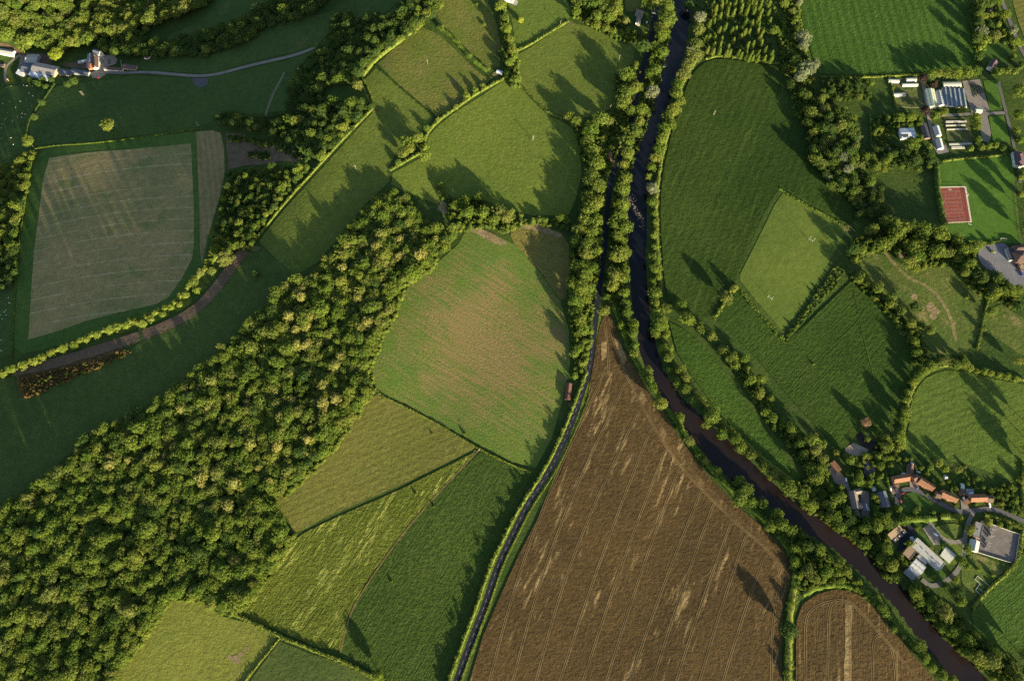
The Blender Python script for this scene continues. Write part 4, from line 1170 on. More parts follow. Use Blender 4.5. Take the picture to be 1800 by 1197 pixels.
TL([(1560, 785, 11), (1555, 770, 9), (1525, 772, 6), (1545, 760, 8), (1495, 807, 9), (1511, 830, 7), (1509, 845, 9), (1530, 846, 8), (1528, 854, 6), (1546, 837, 5), (1548, 818, 8), (1545, 801, 8), (1556, 806, 8), (1527, 802, 6, 'o'), (1537, 872, 7), (1478, 856, 6), (1480, 870, 8), (1475, 880, 8), (1463, 884, 9), (1579, 893, 8), (1502, 902, 5), (1455, 815, 4), (1648, 813, 9), (1684, 824, 9, 'o'), (1662, 823, 7), (1718, 841, 6), (1726, 844, 3), (1692, 839, 3), (1702, 842, 3), (1696, 830, 3), (1583, 815, 3, 'y'), (1608, 898, 6), (1674, 855, 3), (1795, 843, 8), (1780, 860, 4), (1640, 845, 5), (1770, 870, 6), (1785, 880, 7), (1760, 885, 5)],
   "in the village gardens", "the paddock", "trees in the village gardens")
TL([(1520, 743, 9, 'k')], "beside the pond at the crop's corner", "the pond", "trees by the pond", noun="round tree")
TL([(1720, 27, 8), (1731, 28, 7), (1741, 27, 7), (1748, 26, 7), (1754, 25, 7), (1769, 27, 10), (1727, 55, 10, 'p'), (1751, 64, 11, 'o'), (1733, 70, 8), (1725, 81, 8), (1755, 43, 6), (1765, 60, 5, 'y'), (1781, 52, 8, 'p'), (1782, 74, 9), (1794, 76, 8), (1781, 99, 6), (1715, 11, 12, 'd'), (1727, 5, 12, 'd'), (1740, 6, 10, 'd'), (1754, 3, 9), (1711, 125, 9), (1748, 126, 7), (1759, 125, 7), (1772, 124, 6), (1785, 125, 7), (1795, 115, 8, 'd'), (1715, 50, 8, 'd'), (1738, 45, 9, 'd')],
   "in the grounds by the top lane", "the top edge", "trees in the lane-side grounds")
TL([(1635, 131, 10), (1650, 130, 9), (1665, 130, 11), (1680, 130, 11), (1700, 129, 11), (1715, 126, 10), (1627, 194, 9, 'u'), (1623, 138, 9, 'u'), (1642, 148, 8, 'u'), (1660, 197, 8), (1690, 193, 8), (1645, 203, 8), (1580, 208, 9), (1600, 205, 9), (1602, 252, 13), (1617, 245, 8), (1633, 260, 8), (1715, 207, 10), (1717, 222, 9), (1719, 246, 7), (1707, 261, 7), (1725, 260, 7), (1740, 256, 6), (1750, 255, 7), (1762, 260, 7, 'd'), (1790, 160, 14), (1790, 203, 11), (1785, 230, 8), (1795, 245, 8), (1780, 263, 5), (1797, 310, 7), (1797, 340, 7), (1590, 270, 9, 'd'), (1610, 280, 9, 'd'), (1570, 255, 7, 'd'), (1545, 225, 5), (1536, 235, 6)],
   "in the nursery grounds", "the row crop", "trees in the nursery grounds")
TL([(1410, 66, 14, 'p'), (1412, 80, 10, 'p'), (1420, 122, 15, 'p'), (1405, 135, 12, 'p'), (1432, 115, 9, 'p'), (1393, 20, 8, 'o'), (1398, 35, 8), (1360, 55, 9), (1385, 97, 10, 'd'), (1395, 110, 12, 'd'), (1420, 170, 10), (1425, 200, 12), (1410, 165, 9, 'd'), (1443, 175, 9), (1460, 205, 6), (1450, 225, 12, 'd'), (1378, 6, 9), (1405, 5, 7, 'p'), (1390, 150, 9, 'd'), (1402, 182, 8, 'd'), (1480, 280, 11, 'p'), (1440, 285, 9, 'o'), (1490, 300, 9, 'p'), (1500, 320, 10, 'd'), (1545, 345, 9, 'd'), (1540, 360, 9, 'd'), (1372, 58, 7)],
   "west of the row crop", "the top edge", "trees west of the row crop")
TL([(1040, 7, 15), (1025, 5, 12), (1055, 5, 12), (1012, 22, 9), (1062, 15, 14), (1080, 20, 12), (1050, 30, 12), (1070, 30, 12), (1035, 38, 8), (1050, 45, 9), (1065, 50, 9), (1080, 55, 8), (1092, 60, 8), (1102, 58, 6), (1115, 58, 6), (1132, 60, 6), (1100, 36, 8, 'o'), (1135, 8, 10), (1015, 3, 10), (1085, 5, 9)],
   "round the white house at the top", "the top edge", "trees round the white house")
TL([(879, 11, 10), (890, 52, 10), (895, 72, 9), (895, 110, 9), (915, 35, 6, 'y'), (900, 90, 9), (903, 100, 8), (907, 140, 9), (892, 130, 8), (851, 43, 4), (838, 8, 4), (880, 92, 8, 'd'), (886, 30, 8, 'd')],
   "between the two top pastures", "the top edge", "trees between the top pastures")
TL([(715, 250, 14), (733, 245, 10), (710, 270, 9), (722, 262, 10), (748, 275, 10), (770, 210, 5), (750, 225, 7), (820, 168, 8), (835, 158, 7), (848, 150, 6), (802, 188, 6), (700, 285, 7), (745, 258, 8)],
   "below the tussock pasture", "the top end", "trees below the tussock pasture")
TL([(775, 325, 7), (800, 360, 9), (820, 352, 9), (840, 347, 10), (822, 375, 12), (850, 375, 12), (880, 372, 14, 'o'), (870, 385, 11), (890, 382, 12, 'o'), (795, 400, 10), (885, 405, 8, 'd'), (957, 388, 8), (985, 383, 10), (997, 388, 8), (937, 388, 6), (915, 380, 6), (862, 365, 9), (900, 372, 7), (812, 362, 9)],
   "in the row above the drifted field", "the sunlit ley", "trees above the drifted field")
TL([(190, 222, 11)], "standing alone in the shaded pasture below the farm", "", "lone pasture trees", mk='h')
TL([(50, 250, 9)], "at the stream corner above the stubble", "", "lone pasture trees", mk='h')
TL([(450, 480, 7, 'd')], "alone on the dark meadow beside the wood", "", "lone pasture trees")
TL([(628, 150, 10)], "at the end of the dark slope wood", "", "lone pasture trees", mk='o')
TL([(665, 1186, 11)], "at the hedge corner by the lower edge, casting a long shadow", "", "lone pasture trees", hf=1.35)
TL([(395, 455, 15)], "large, beside the brown track's bend", "", "lone pasture trees", mk='o')
TL([(100, 97, 13)], "leaning over the grey barns", "", "lone farm trees", mk='y')
TL([(110, 83, 9)], "against the wood above the grey barns", "", "lone farm trees", mk='h')
TL([(380, 440, 9), (365, 462, 8), (352, 478, 8, 'o'), (372, 475, 8, 'o'), (340, 495, 9), (325, 518, 7), (345, 510, 7), (300, 540, 7), (315, 535, 6), (285, 552, 6), (250, 568, 8), (265, 560, 7), (238, 565, 7), (205, 575, 7), (190, 580, 8), (170, 588, 8), (150, 596, 7), (130, 606, 8), (110, 612, 8), (90, 620, 8), (60, 635, 8), (40, 642, 8), (20, 648, 8), (5, 656, 8), (75, 628, 7), (220, 572, 7)],
   "in the hedge above the brown track", "the bend", "trees above the brown track", mk='h')
TL([(75, 140, 6), (55, 142, 6), (65, 147, 6), (90, 140, 6), (130, 142, 7), (118, 148, 6), (80, 152, 5), (73, 180, 6), (60, 205, 6)],
   "beside the stream below the farm barns", "the barns", "bushes below the barns", mk='d')
TL([(1697, 820, 4), (1430, 640, 3)], "out in the open grass", "the top", "lone bushes", mk='o')
TL([(688, 1022, 3.), (763, 890, 2.5), (731, 868, 2.5), (817, 762, 3), (660, 683, 3), (760, 762, 2)], "at the lime crop's boundary", "the top", "lone boundary bushes", mk='g')
PO = [(435, 80), (560, 40), (560, 100), (665, 100), (650, 160), (760, 60), (740, 180), (850, 30), (850, 110), (830, 190), (960, 40), (950, 110), (930, 160), (1050, 30), (1040, 90), (1130, 40), (1120, 90), (1030, 160), (1130, 190), (1250, 50), (1240, 180), (410, 190), (455, 240), (540, 240), (640, 220), (390, 340), (450, 310), (615, 390), (535, 430), (910, 320), (995, 340), (1095, 280), (1090, 370), (1255, 300), (710, 440), (760, 430), (895, 470), (955, 470), (1080, 450), (1150, 470), (835, 530), (730, 590), (1120, 530), (1110, 600), (940, 650), (1010, 640), (1130, 620), (920, 690), (385, 540), (465, 550), (555, 580), (450, 660), (540, 650), (365, 720), (440, 750), (530, 750), (650, 690), (630, 770), (680, 760), (805, 770), (840, 800), (910, 770), (920, 820), (990, 790), (1010, 840), (1090, 770), (1080, 850), (1180, 840), (1190, 720), (1280, 780), (1280, 850), (960, 840), (330, 560), (1000, 15), (620, 30), (480, 130)]
TL([(1806, 330, 11), (1812, 362, 12), (1808, 395, 11), (1822, 410, 12), (1800, 300, 8)], "east of the sports turf", "the top", "trees east of the sports turf", hf=1.3)
TL([(1808, 735, 10), (1815, 765, 13), (1808, 795, 12), (1816, 820, 12)], "east of the mown paddock", "the top", "trees east of the mown paddock", hf=1.2)
TL([(1805, 1150, 13), (1808, 1180, 14), (1790, 1195, 13), (1765, 1200, 12)], "south of the right hand crop", "the top", "trees south of the right hand crop", hf=1.25)
TL([(1722, 100, 8), (1716, 70, 9), (1719, 42, 9), (1720, 22, 9)], "on the row crop's east edge", "the bottom", "trees on the row crop's east edge", mk='d', hf=1.35)
trees([(1200 + a / 8.18, b / 8.18, 4.3) for a, b in PO], "", "", "poplars of the plantation", shape='poplar', mk='g', shared="in ranks of the plantation between river and row crop", noun="poplar", hf=.85)


# low undergrowth that fills the tree belts
def under(label, px, seed, rr=(1.8, 3.6), space=4.2, mix_=None):
    wood("undergrowth", label, px, space, rr, mix_ or {'g': 3, 's': 2, 'd': 1}, shape='shrub', hf=1.15, seed=seed, cat="undergrowth")
under("leafy undergrowth filling the tree belt west of the road", [(1035, 290), (1066, 300), (1062, 380), (1056, 460), (1046, 530), (1040, 600), (1034, 640), (1012, 660), (1004, 600), (1000, 520), (1004, 440), (1018, 390), (1022, 330)], 21)
under("leafy undergrowth between the road and the river", [(1160, 40), (1178, 40), (1160, 150), (1130, 240), (1108, 300), (1104, 400), (1102, 520), (1112, 590), (1105, 610), (1085, 540), (1062, 520), (1072, 440), (1076, 350), (1095, 290), (1120, 210), (1135, 130)], 22)
under("leafy undergrowth round the trees upstream of the orange-roofed cottage", [(1080, 130), (1120, 110), (1120, 150), (1104, 220), (1085, 270), (1070, 300), (1030, 295), (1020, 260), (1010, 215), (1050, 205), (1085, 190)], 23)
under("leafy undergrowth of the nettle bank between the two wheat fields and river", [(1345, 912), (1375, 905), (1420, 940), (1480, 985), (1515, 1025), (1540, 1060), (1500, 1032), (1460, 1028), (1410, 1040), (1398, 1010), (1390, 965)], 24)
under("leafy undergrowth below the village along the east bank", [(1400, 850), (1440, 815), (1465, 840), (1490, 900), (1540, 910), (1570, 930), (1560, 960), (1590, 1010), (1570, 1025), (1520, 965), (1460, 920), (1410, 890)], 25)
under("leafy undergrowth on the bank below the works", [(1605, 1030), (1650, 1050), (1700, 1085), (1720, 1120), (1800, 1165), (1800, 1215), (1760, 1200), (1700, 1155), (1650, 1105), (1610, 1060)], 26)
under("leafy undergrowth round the ponds and village gardens", [(1500, 800), (1525, 800), (1535, 795), (1550, 775), (1580, 770), (1590, 790), (1560, 825), (1552, 845), (1535, 860), (1515, 855), (1500, 835)], 27, space=5.2)
under("leafy undergrowth between maize strip and dark crop", [(1262, 605), (1280, 612), (1330, 655), (1370, 725), (1410, 770), (1450, 800), (1445, 830), (1425, 835), (1385, 780), (1340, 725), (1300, 660)], 28)
under("leafy undergrowth along the west edge of the row crop", [(1385, -10), (1405, -10), (1415, 60), (1432, 130), (1440, 180), (1425, 205), (1400, 200), (1392, 150), (1375, 110), (1372, 60)], 29)
under("leafy undergrowth under the poplar plantation", [(1212, -10), (1375, -10), (1380, 60), (1372, 108), (1335, 104), (1300, 98), (1262, 94), (1225, 105), (1215, 60)], 30, rr=(1.2, 2.2), space=7.5, mix_={'d': 2, 'g': 1})
under("leafy undergrowth in the clump south of the red court", [(1500, 420), (1550, 385), (1620, 395), (1660, 410), (1715, 425), (1720, 450), (1725, 475), (1700, 485), (1680, 460), (1620, 470), (1590, 440), (1540, 440), (1505, 465)], 31, space=5)
under("leafy undergrowth beside the school car park", [(1700, 470), (1720, 462), (1745, 485), (1780, 505), (1800, 512), (1800, 545), (1760, 525), (1725, 515), (1705, 495)], 32)
under("leafy undergrowth above the drifted field", [(765, 318), (790, 345), (840, 345), (890, 368), (920, 380), (1000, 382), (1000, 400), (940, 392), (890, 402), (850, 395), (800, 405), (790, 380)], 33)
under("leafy undergrowth round the top pastures' dividing trees", [(872, 0), (888, 0), (900, 60), (912, 100), (915, 150), (900, 150), (886, 120), (882, 60)], 34)
under("leafy undergrowth round the white house's wood", [(1000, -10), (1095, -10), (1092, 40), (1140, 60), (1125, 75), (1085, 65), (1040, 42), (1008, 25)], 35)
under("leafy undergrowth in the nursery's garden edges", [(1570, 195), (1625, 195), (1625, 215), (1600, 218), (1575, 228), (1560, 250), (1600, 255), (1640, 262), (1640, 280), (1560, 262), (1535, 230), (1535, 205)], 36, space=5.5)
under("leafy undergrowth of the lane-side grounds", [(1712, 0), (1755, 0), (1765, 35), (1775, 70), (1735, 70), (1720, 90), (1714, 60)], 37, space=5)
under("leafy undergrowth east of the terraced cottages", [(1748, 850), (1790, 850), (1800, 905), (1770, 898), (1748, 885)], 38, space=4.6)
under("leafy undergrowth round the worn meadow", [(1495, 470), (1515, 480), (1560, 520), (1590, 550), (1625, 585), (1640, 625), (1612, 640), (1600, 600), (1570, 555), (1530, 515), (1500, 490)], 39)
wood("game_cover", "rust-brown strip of ripe game cover below the brown track", [(30, 664), (60, 656), (120, 641), (180, 623), (218, 612), (226, 617), (180, 639), (110, 669), (38, 699)], 2.9, (1.0, 1.9), {'r': 3, 's': .6}, shape='shrub', hf=1.2, seed=40, cat="game cover")
under("bushy weeds filling the strip beside the rugby pitch", [(1476, 460), (1490, 470), (1480, 495), (1430, 548), (1388, 594), (1382, 590), (1412, 548), (1443, 504)], 45, rr=(1.0, 2.0), space=3.4, mix_={'g': 2, 's': 2, 'd': 2})
under("dark scrub patches on the cleared ground by the young copse", [(436, 262), (470, 262), (472, 275), (448, 276), (434, 270)], 41, mix_={'d': 1})
under("dark scrub along the upper edge of the cleared ground", [(398, 232), (440, 236), (500, 250), (540, 268), (545, 280), (525, 276), (480, 256), (430, 246), (400, 244)], 42, mix_={'d': 2, 'g': 1})
under("bright scrubby fringe along the sunny side of the central wood", [(768, 450), (775, 462), (712, 500), (702, 540), (676, 590), (654, 640), (655, 690), (616, 750), (574, 806), (524, 856), (480, 884), (470, 876), (515, 838), (565, 790), (604, 738), (642, 684), (636, 632), (660, 584), (690, 534), (700, 492)], 43, mix_={'h': 3, 's': 2})
under("bright scrubby fringe below the central wood beside clover pasture", [(515, 940), (480, 1005), (430, 1072), (390, 1084), (348, 1056), (302, 1056), (262, 1108), (228, 1160), (216, 1160), (254, 1098), (298, 1044), (350, 1044), (388, 1070), (420, 1060), (470, 992), (506, 940)], 44, mix_={'h': 3, 's': 2})
TL([(1602, 806, 5), (1620, 822, 6), (1630, 832, 5), (1636, 820, 6), (1655, 850, 5), (1668, 846, 4), (1680, 858, 5), (1700, 850, 5), (1716, 858, 4), (1728, 856, 5), (1742, 862, 6), (1568, 832, 5), (1565, 818, 6), (1578, 806, 6), (1592, 808, 5), (1543, 880, 6), (1540, 893, 7), (1560, 898, 6), (1490, 832, 5), (1500, 850, 6), (1520, 800, 7), (1470, 795, 7), (1485, 800, 5), (1452, 830, 7), (1450, 845, 8), (1460, 860, 7), (1630, 868, 3.5), (1642, 872, 3.5), (1680, 888, 4), (1715, 886, 4), (1614, 893, 5), (1640, 900, 5)],
   "behind and between the terraces", "the paddock", "bushes between the terraces", mk='s')
TL([(1634, 962, 6, 's'), (1641, 1012, 5), (1612, 928, 5), (1660, 1026, 6), (1680, 1018, 7), (1700, 995, 7), (1720, 1000, 5), (1745, 1010, 5), (1590, 990, 8), (1583, 980, 8), (1612, 1028, 9), (1625, 1036, 8), (1758, 922, 6), (1775, 925, 6)],
   "in the works grounds", "the clipped hedge", "bushes in the works grounds", mk='g')
# hedges
H = hedge
H("bright double hedge between the young copse and the lit strip field", [(440, 432), (455, 415), (500, 358), (560, 293), (610, 238), (657, 190)], 4.0, 3.0, smooth=1)
H("hedge climbing from the copse corner to the dark slope wood", [(657, 188), (652, 165), (638, 140)], 3.5, 2.6)
H("tall bushy hedge along the foot of the dark slope wood", [(638, 134), (660, 106), (700, 76), (742, 44)], 9, 6, 's')
H("hedge on the lit bank between strip field and lower paddock", [(686, 300), (712, 285), (742, 268)], 5, 3)
H("hedge along the upper edge of the sunlit ley", [(748, 262), (747, 240), (768, 215), (800, 192), (840, 164), (888, 138)], 5, 4)
H("thin low hedge crossing the lit strip below the tussock pasture", [(660, 117), (700, 152), (740, 186), (765, 207)], 2.2, 1.6, 'd')
H("line of bushes down the east side of the tussock pasture", [(772, 48), (800, 72), (830, 106), (860, 128)], 9, 6, 's')
H("lit hedge between the mown lawn and the pasture with long shadows", [(905, 92), (930, 81), (960, 62), (1000, 38)], 4, 3)
H("low hedge on the east side of the sunlit ley", [(912, 150), (945, 180), (965, 201), (990, 210)], 3, 2.4, 's')
H("lit bank hedge along the top of the stubble field", [(62, 262), (100, 256), (160, 253), (250, 242), (350, 226)], 2.8, 1.5, "s")
H("thin hedge down the west side of the stubble field", [(60, 266), (53, 300), (44, 360), (33, 430), (29, 490), (24, 560), (22, 628)], 2.2, 1.6, 's')
H("hedge along the brown track below the stubble field", [(-10, 660), (60, 636), (130, 604), (190, 579), (240, 563), (300, 541), (340, 496), (368, 466), (385, 448)], 8, 5.5, 'h')
H("low hedge between the drifted field and the dry pasture", [(642, 652), (662, 692), (715, 716), (780, 751), (840, 788), (900, 818), (938, 830)], 2.6, 1.8, 'h')
H("hedge below the lime crop and green crop", [(415, 1080), (450, 1096), (490, 1117), (560, 1146), (600, 1160), (650, 1186), (680, 1200)], 5, 3.6, 's')
H("hedge between the clover pasture and young dark crop", [(492, 1121), (472, 1146), (440, 1185), (420, 1210)], 2.6, 2.2, 's')
RD = [(1035, 655), (1023, 684), (1008, 725), (990, 767), (969, 812), (944, 853), (918, 890), (890, 945), (865, 997), (847, 1052), (827, 1105), (807, 1157), (793, 1197), (786, 1220)]
H("tall ragged hedge on the west verge of the main road", [(x - 4, y) for x, y in RD], 5.0, 6.5, 'h', tall=.4)
H("low hedge bank on the wheat side of the main road", [(x + 17, y) for x, y in RD[1:]], 2.0, 1.2, 'h')
H("low hedge between the rugby pitch and the upper dark crop", [(1370, 332), (1410, 357), (1450, 378), (1490, 401)], 4, 2, 's')
H("weedy hedge below the rugby pitch's west corner", [(1292, 503), (1325, 540), (1350, 570), (1378, 598)], 6, 2.4, 's')
H("lit hedge between the two dark crops by the river", [(1285, 508), (1275, 528), (1256, 560)], 6, 3.5, 'h')
H("scrubby bank along the river side of the big wheat field", [(1075, 530), (1090, 570), (1108, 620), (1130, 655), (1160, 700), (1200, 758), (1250, 825), (1300, 875), (1345, 915), (1385, 960), (1400, 1000), (1394, 1035)], 9, 3, 's')
H("bushy hedge between the two wheat fields", [(1394, 1035), (1388, 1075), (1386, 1130), (1384, 1200)], 11, 5, 's')
H("scrub along the river side of the smaller wheat field", [(1410, 1045), (1440, 1030), (1480, 1026), (1520, 1036), (1550, 1065), (1600, 1125), (1650, 1185), (1670, 1210)], 10, 3.2, 's')
H("scrubby east river bank below the dark crop", [(1225, 105), (1200, 140), (1186, 190), (1172, 240), (1160, 290), (1152, 350), (1154, 420), (1158, 480), (1162, 540), (1172, 575)], 8, 3.2, 'h')
H("scrubby east river bank below the maize strip", [(1165, 590), (1185, 640), (1215, 680), (1260, 735), (1310, 780), (1350, 815), (1410, 860), (1450, 890)], 10, 3.5, 's')
H("hedge at the foot of the poplar plantation", [(1240, 105), (1265, 98), (1300, 102), (1335, 108), (1370, 113)], 4.5, 2.5, 'h')
H("hedge round the top of the mown paddock", [(1588, 790), (1586, 750), (1594, 705), (1610, 668), (1636, 648), (1668, 641), (1705, 648), (1740, 657), (1800, 668)], 6, 4, 'h')
H("clipped hedge west of the nursery's kitchen garden", [(1563, 138), (1570, 165), (1574, 190)], 4, 3)
H("clipped hedge along the top of the sports turf", [(1656, 284), (1700, 279), (1768, 273)], 4.2, 3)
H("tall dark hedge west of the red court", [(1643, 288), (1646, 330), (1652, 372), (1660, 398)], 9, 8, 'd')
H("narrow lit hedge in the gardens west of the white glasshouse", [(1529, 204), (1530, 230), (1529, 256)], 3, 3)
H("long clipped hedge above the works", [(1556, 918), (1600, 914), (1644, 911)], 11, 6, 's')
H("clipped hedge above the works drive's round lawn", [(1650, 909), (1690, 908)], 10, 6, 's')
H("hedge round the substation and right hand crop", [(1797, 930), (1791, 972), (1778, 1000), (1735, 1036), (1706, 1072)], 5, 2.6)
H("garden hedge west of the terraced cottages", [(1556, 828), (1559, 845), (1563, 862)], 3, 2.4, 's')
H("roadside hedge behind the substation", [(1730, 905), (1765, 912), (1800, 932)], 4, 3, 's')
H("hedge beside the lane at the top right grounds", [(1750, 5), (1760, 30), (1772, 60), (1782, 90)], 4, 3, 's')
H("hedge between the row crop and nursery trees", [(1440, 136), (1520, 137), (1600, 133), (1630, 131)], 4, 2.5, 's')
H("hedge between the sports turf and the school", [(1700, 424), (1735, 427), (1765, 424)], 3, 2, 's')
H("hedge between the worn meadow and the right hand field", [(1738, 520), (1730, 550), (1722, 590), (1716, 615)], 4, 2.5, 's')
H("hedge on the right of the mown paddock behind the cottages", [(1800, 815), (1795, 860), (1800, 900)], 6, 3.5, 's')
H("garden hedge between the first and second terrace lawns", [(1606, 812), (1612, 832)], 2.4, 2, 's')
H("garden hedge across the lawns behind the second terrace", [(1634, 815), (1626, 845)], 2.4, 2, 's')
H("narrow bright hedge on the lawn behind the third terrace", [(1677, 847), (1670, 864)], 2.2, 2.2, 'h')
H("garden hedge east of the green shed", [(1708, 832), (1712, 852), (1714, 862)], 2.2, 2, 's')
H("hedge beside the stream in the shaded pasture below the farm", [(96, 148), (80, 172), (60, 196), (48, 222), (46, 245)], 4, 2., 'd')
print("COUNTS", COUNT)

#SPLIT_BLD
# ------------------------------------------------------------------ buildings
ROOF = {
    'terra': plain("terracotta tiles", (.19, .092, .054), var=.22, scale=.9, stripe=(1, .35, .2)),
    'rust': plain("rusted sheet roof", (.12, .055, .042), var=.45, scale=.7, stripe=(0, .5, .3)),
    'brown': plain("brown tiles", (.10, .062, .052), var=.25, scale=.8, stripe=(1, .35, .2)),
    'stone': plain("stone slate roof", (.17, .14, .125), var=.25, scale=.8, stripe=(1, .5, .2)),
    'slate': plain("blue slate roof", (.085, .095, .125), var=.2, scale=.8, stripe=(1, .4, .2)),
    'grey': plain("grey sheet roof", (.19, .18, .185), var=.2, scale=.4, stripe=(0, 1.1, .2)),
    'pale': plain("pale sheet roof", (.33, .32, .305), var=.15, scale=.3, stripe=(0, 1.1, .15)),
    'white': plain("white roof sheet", (.37, .37, .37), var=.12, scale=.4, stripe=(0, 1.5, .1)),
    'blue': plain("blue white roof sheet", (.36, .39, .47), var=.1, scale=.4, stripe=(0, 1.5, .1)),
    'cream': plain("cream green roof", (.36, .39, .29), var=.08, scale=.4, stripe=(0, 1.2, .08)),
    'green': plain("pale green roof", (.33, .42, .33), var=.1, scale=.5),
    'dark': plain("dark felt roof", (.035, .038, .05), var=.2, scale=.5),
    'tan': plain("tan roof felt", (.22, .155, .10), var=.15, scale=.5),
    'orange': plain("orange sheet roof", (.36, .13, .06), var=.25, scale=.5),
    'purple': plain("plum tiles", (.085, .055, .065), var=.2, scale=.8, stripe=(1, .4, .2)),
}
WALLM = {
    'white': plain("whitewashed wall", (.60, .57, .51), var=.08, scale=.6),
    'stone': plain("stone wall", (.27, .225, .18), var=.3, scale=1.2),
    'brick': plain("brick wall", (.30, .155, .095), var=.25, scale=1.5),
    'sheet': plain("sheet wall", (.23, .24, .25), var=.15, scale=.4),
    'wood': plain("timber wall", (.16, .11, .075), var=.3, scale=1.),
    'pale': plain("pale render", (.52, .50, .46), var=.1, scale=.6),
}
GLASS = plain("window glass", (.03, .035, .045), var=.1, rough=.08, spec=.6)
GHG = plain("greenhouse glass", (.10, .12, .145), var=.5, scale=.25, rough=.2, spec=.5)
PLASTIC = plain("polytunnel film", (.32, .32, .30), var=.12, scale=.4, rough=.5, stripe=(0, 2., .18))
POT = plain("chimney pot clay", (.42, .24, .13), var=.15)
FRAME = plain("white frame", (.5, .5, .48), var=.05)
WOODP = plain("weathered timber", (.26, .22, .17), var=.2, scale=1.)
METAL = plain("grey steel", (.30, .31, .33), var=.15, rough=.5, metal=.4)

def axis(a, b, h):
    A, B = np.array([float(q) for q in P(a[0], a[1], h)]), np.array([float(q) for q in P(b[0], b[1], h)])
    c = (A + B) / 2
    d = B - A
    xs = [A, B, c]
    zz = [float(terr(q[0], q[1])) for q in xs]
    z = zz[2] + .3 * (max(zz) - min(zz))
    return c, math.atan2(d[1], d[0]), float(np.hypot(*d)), z

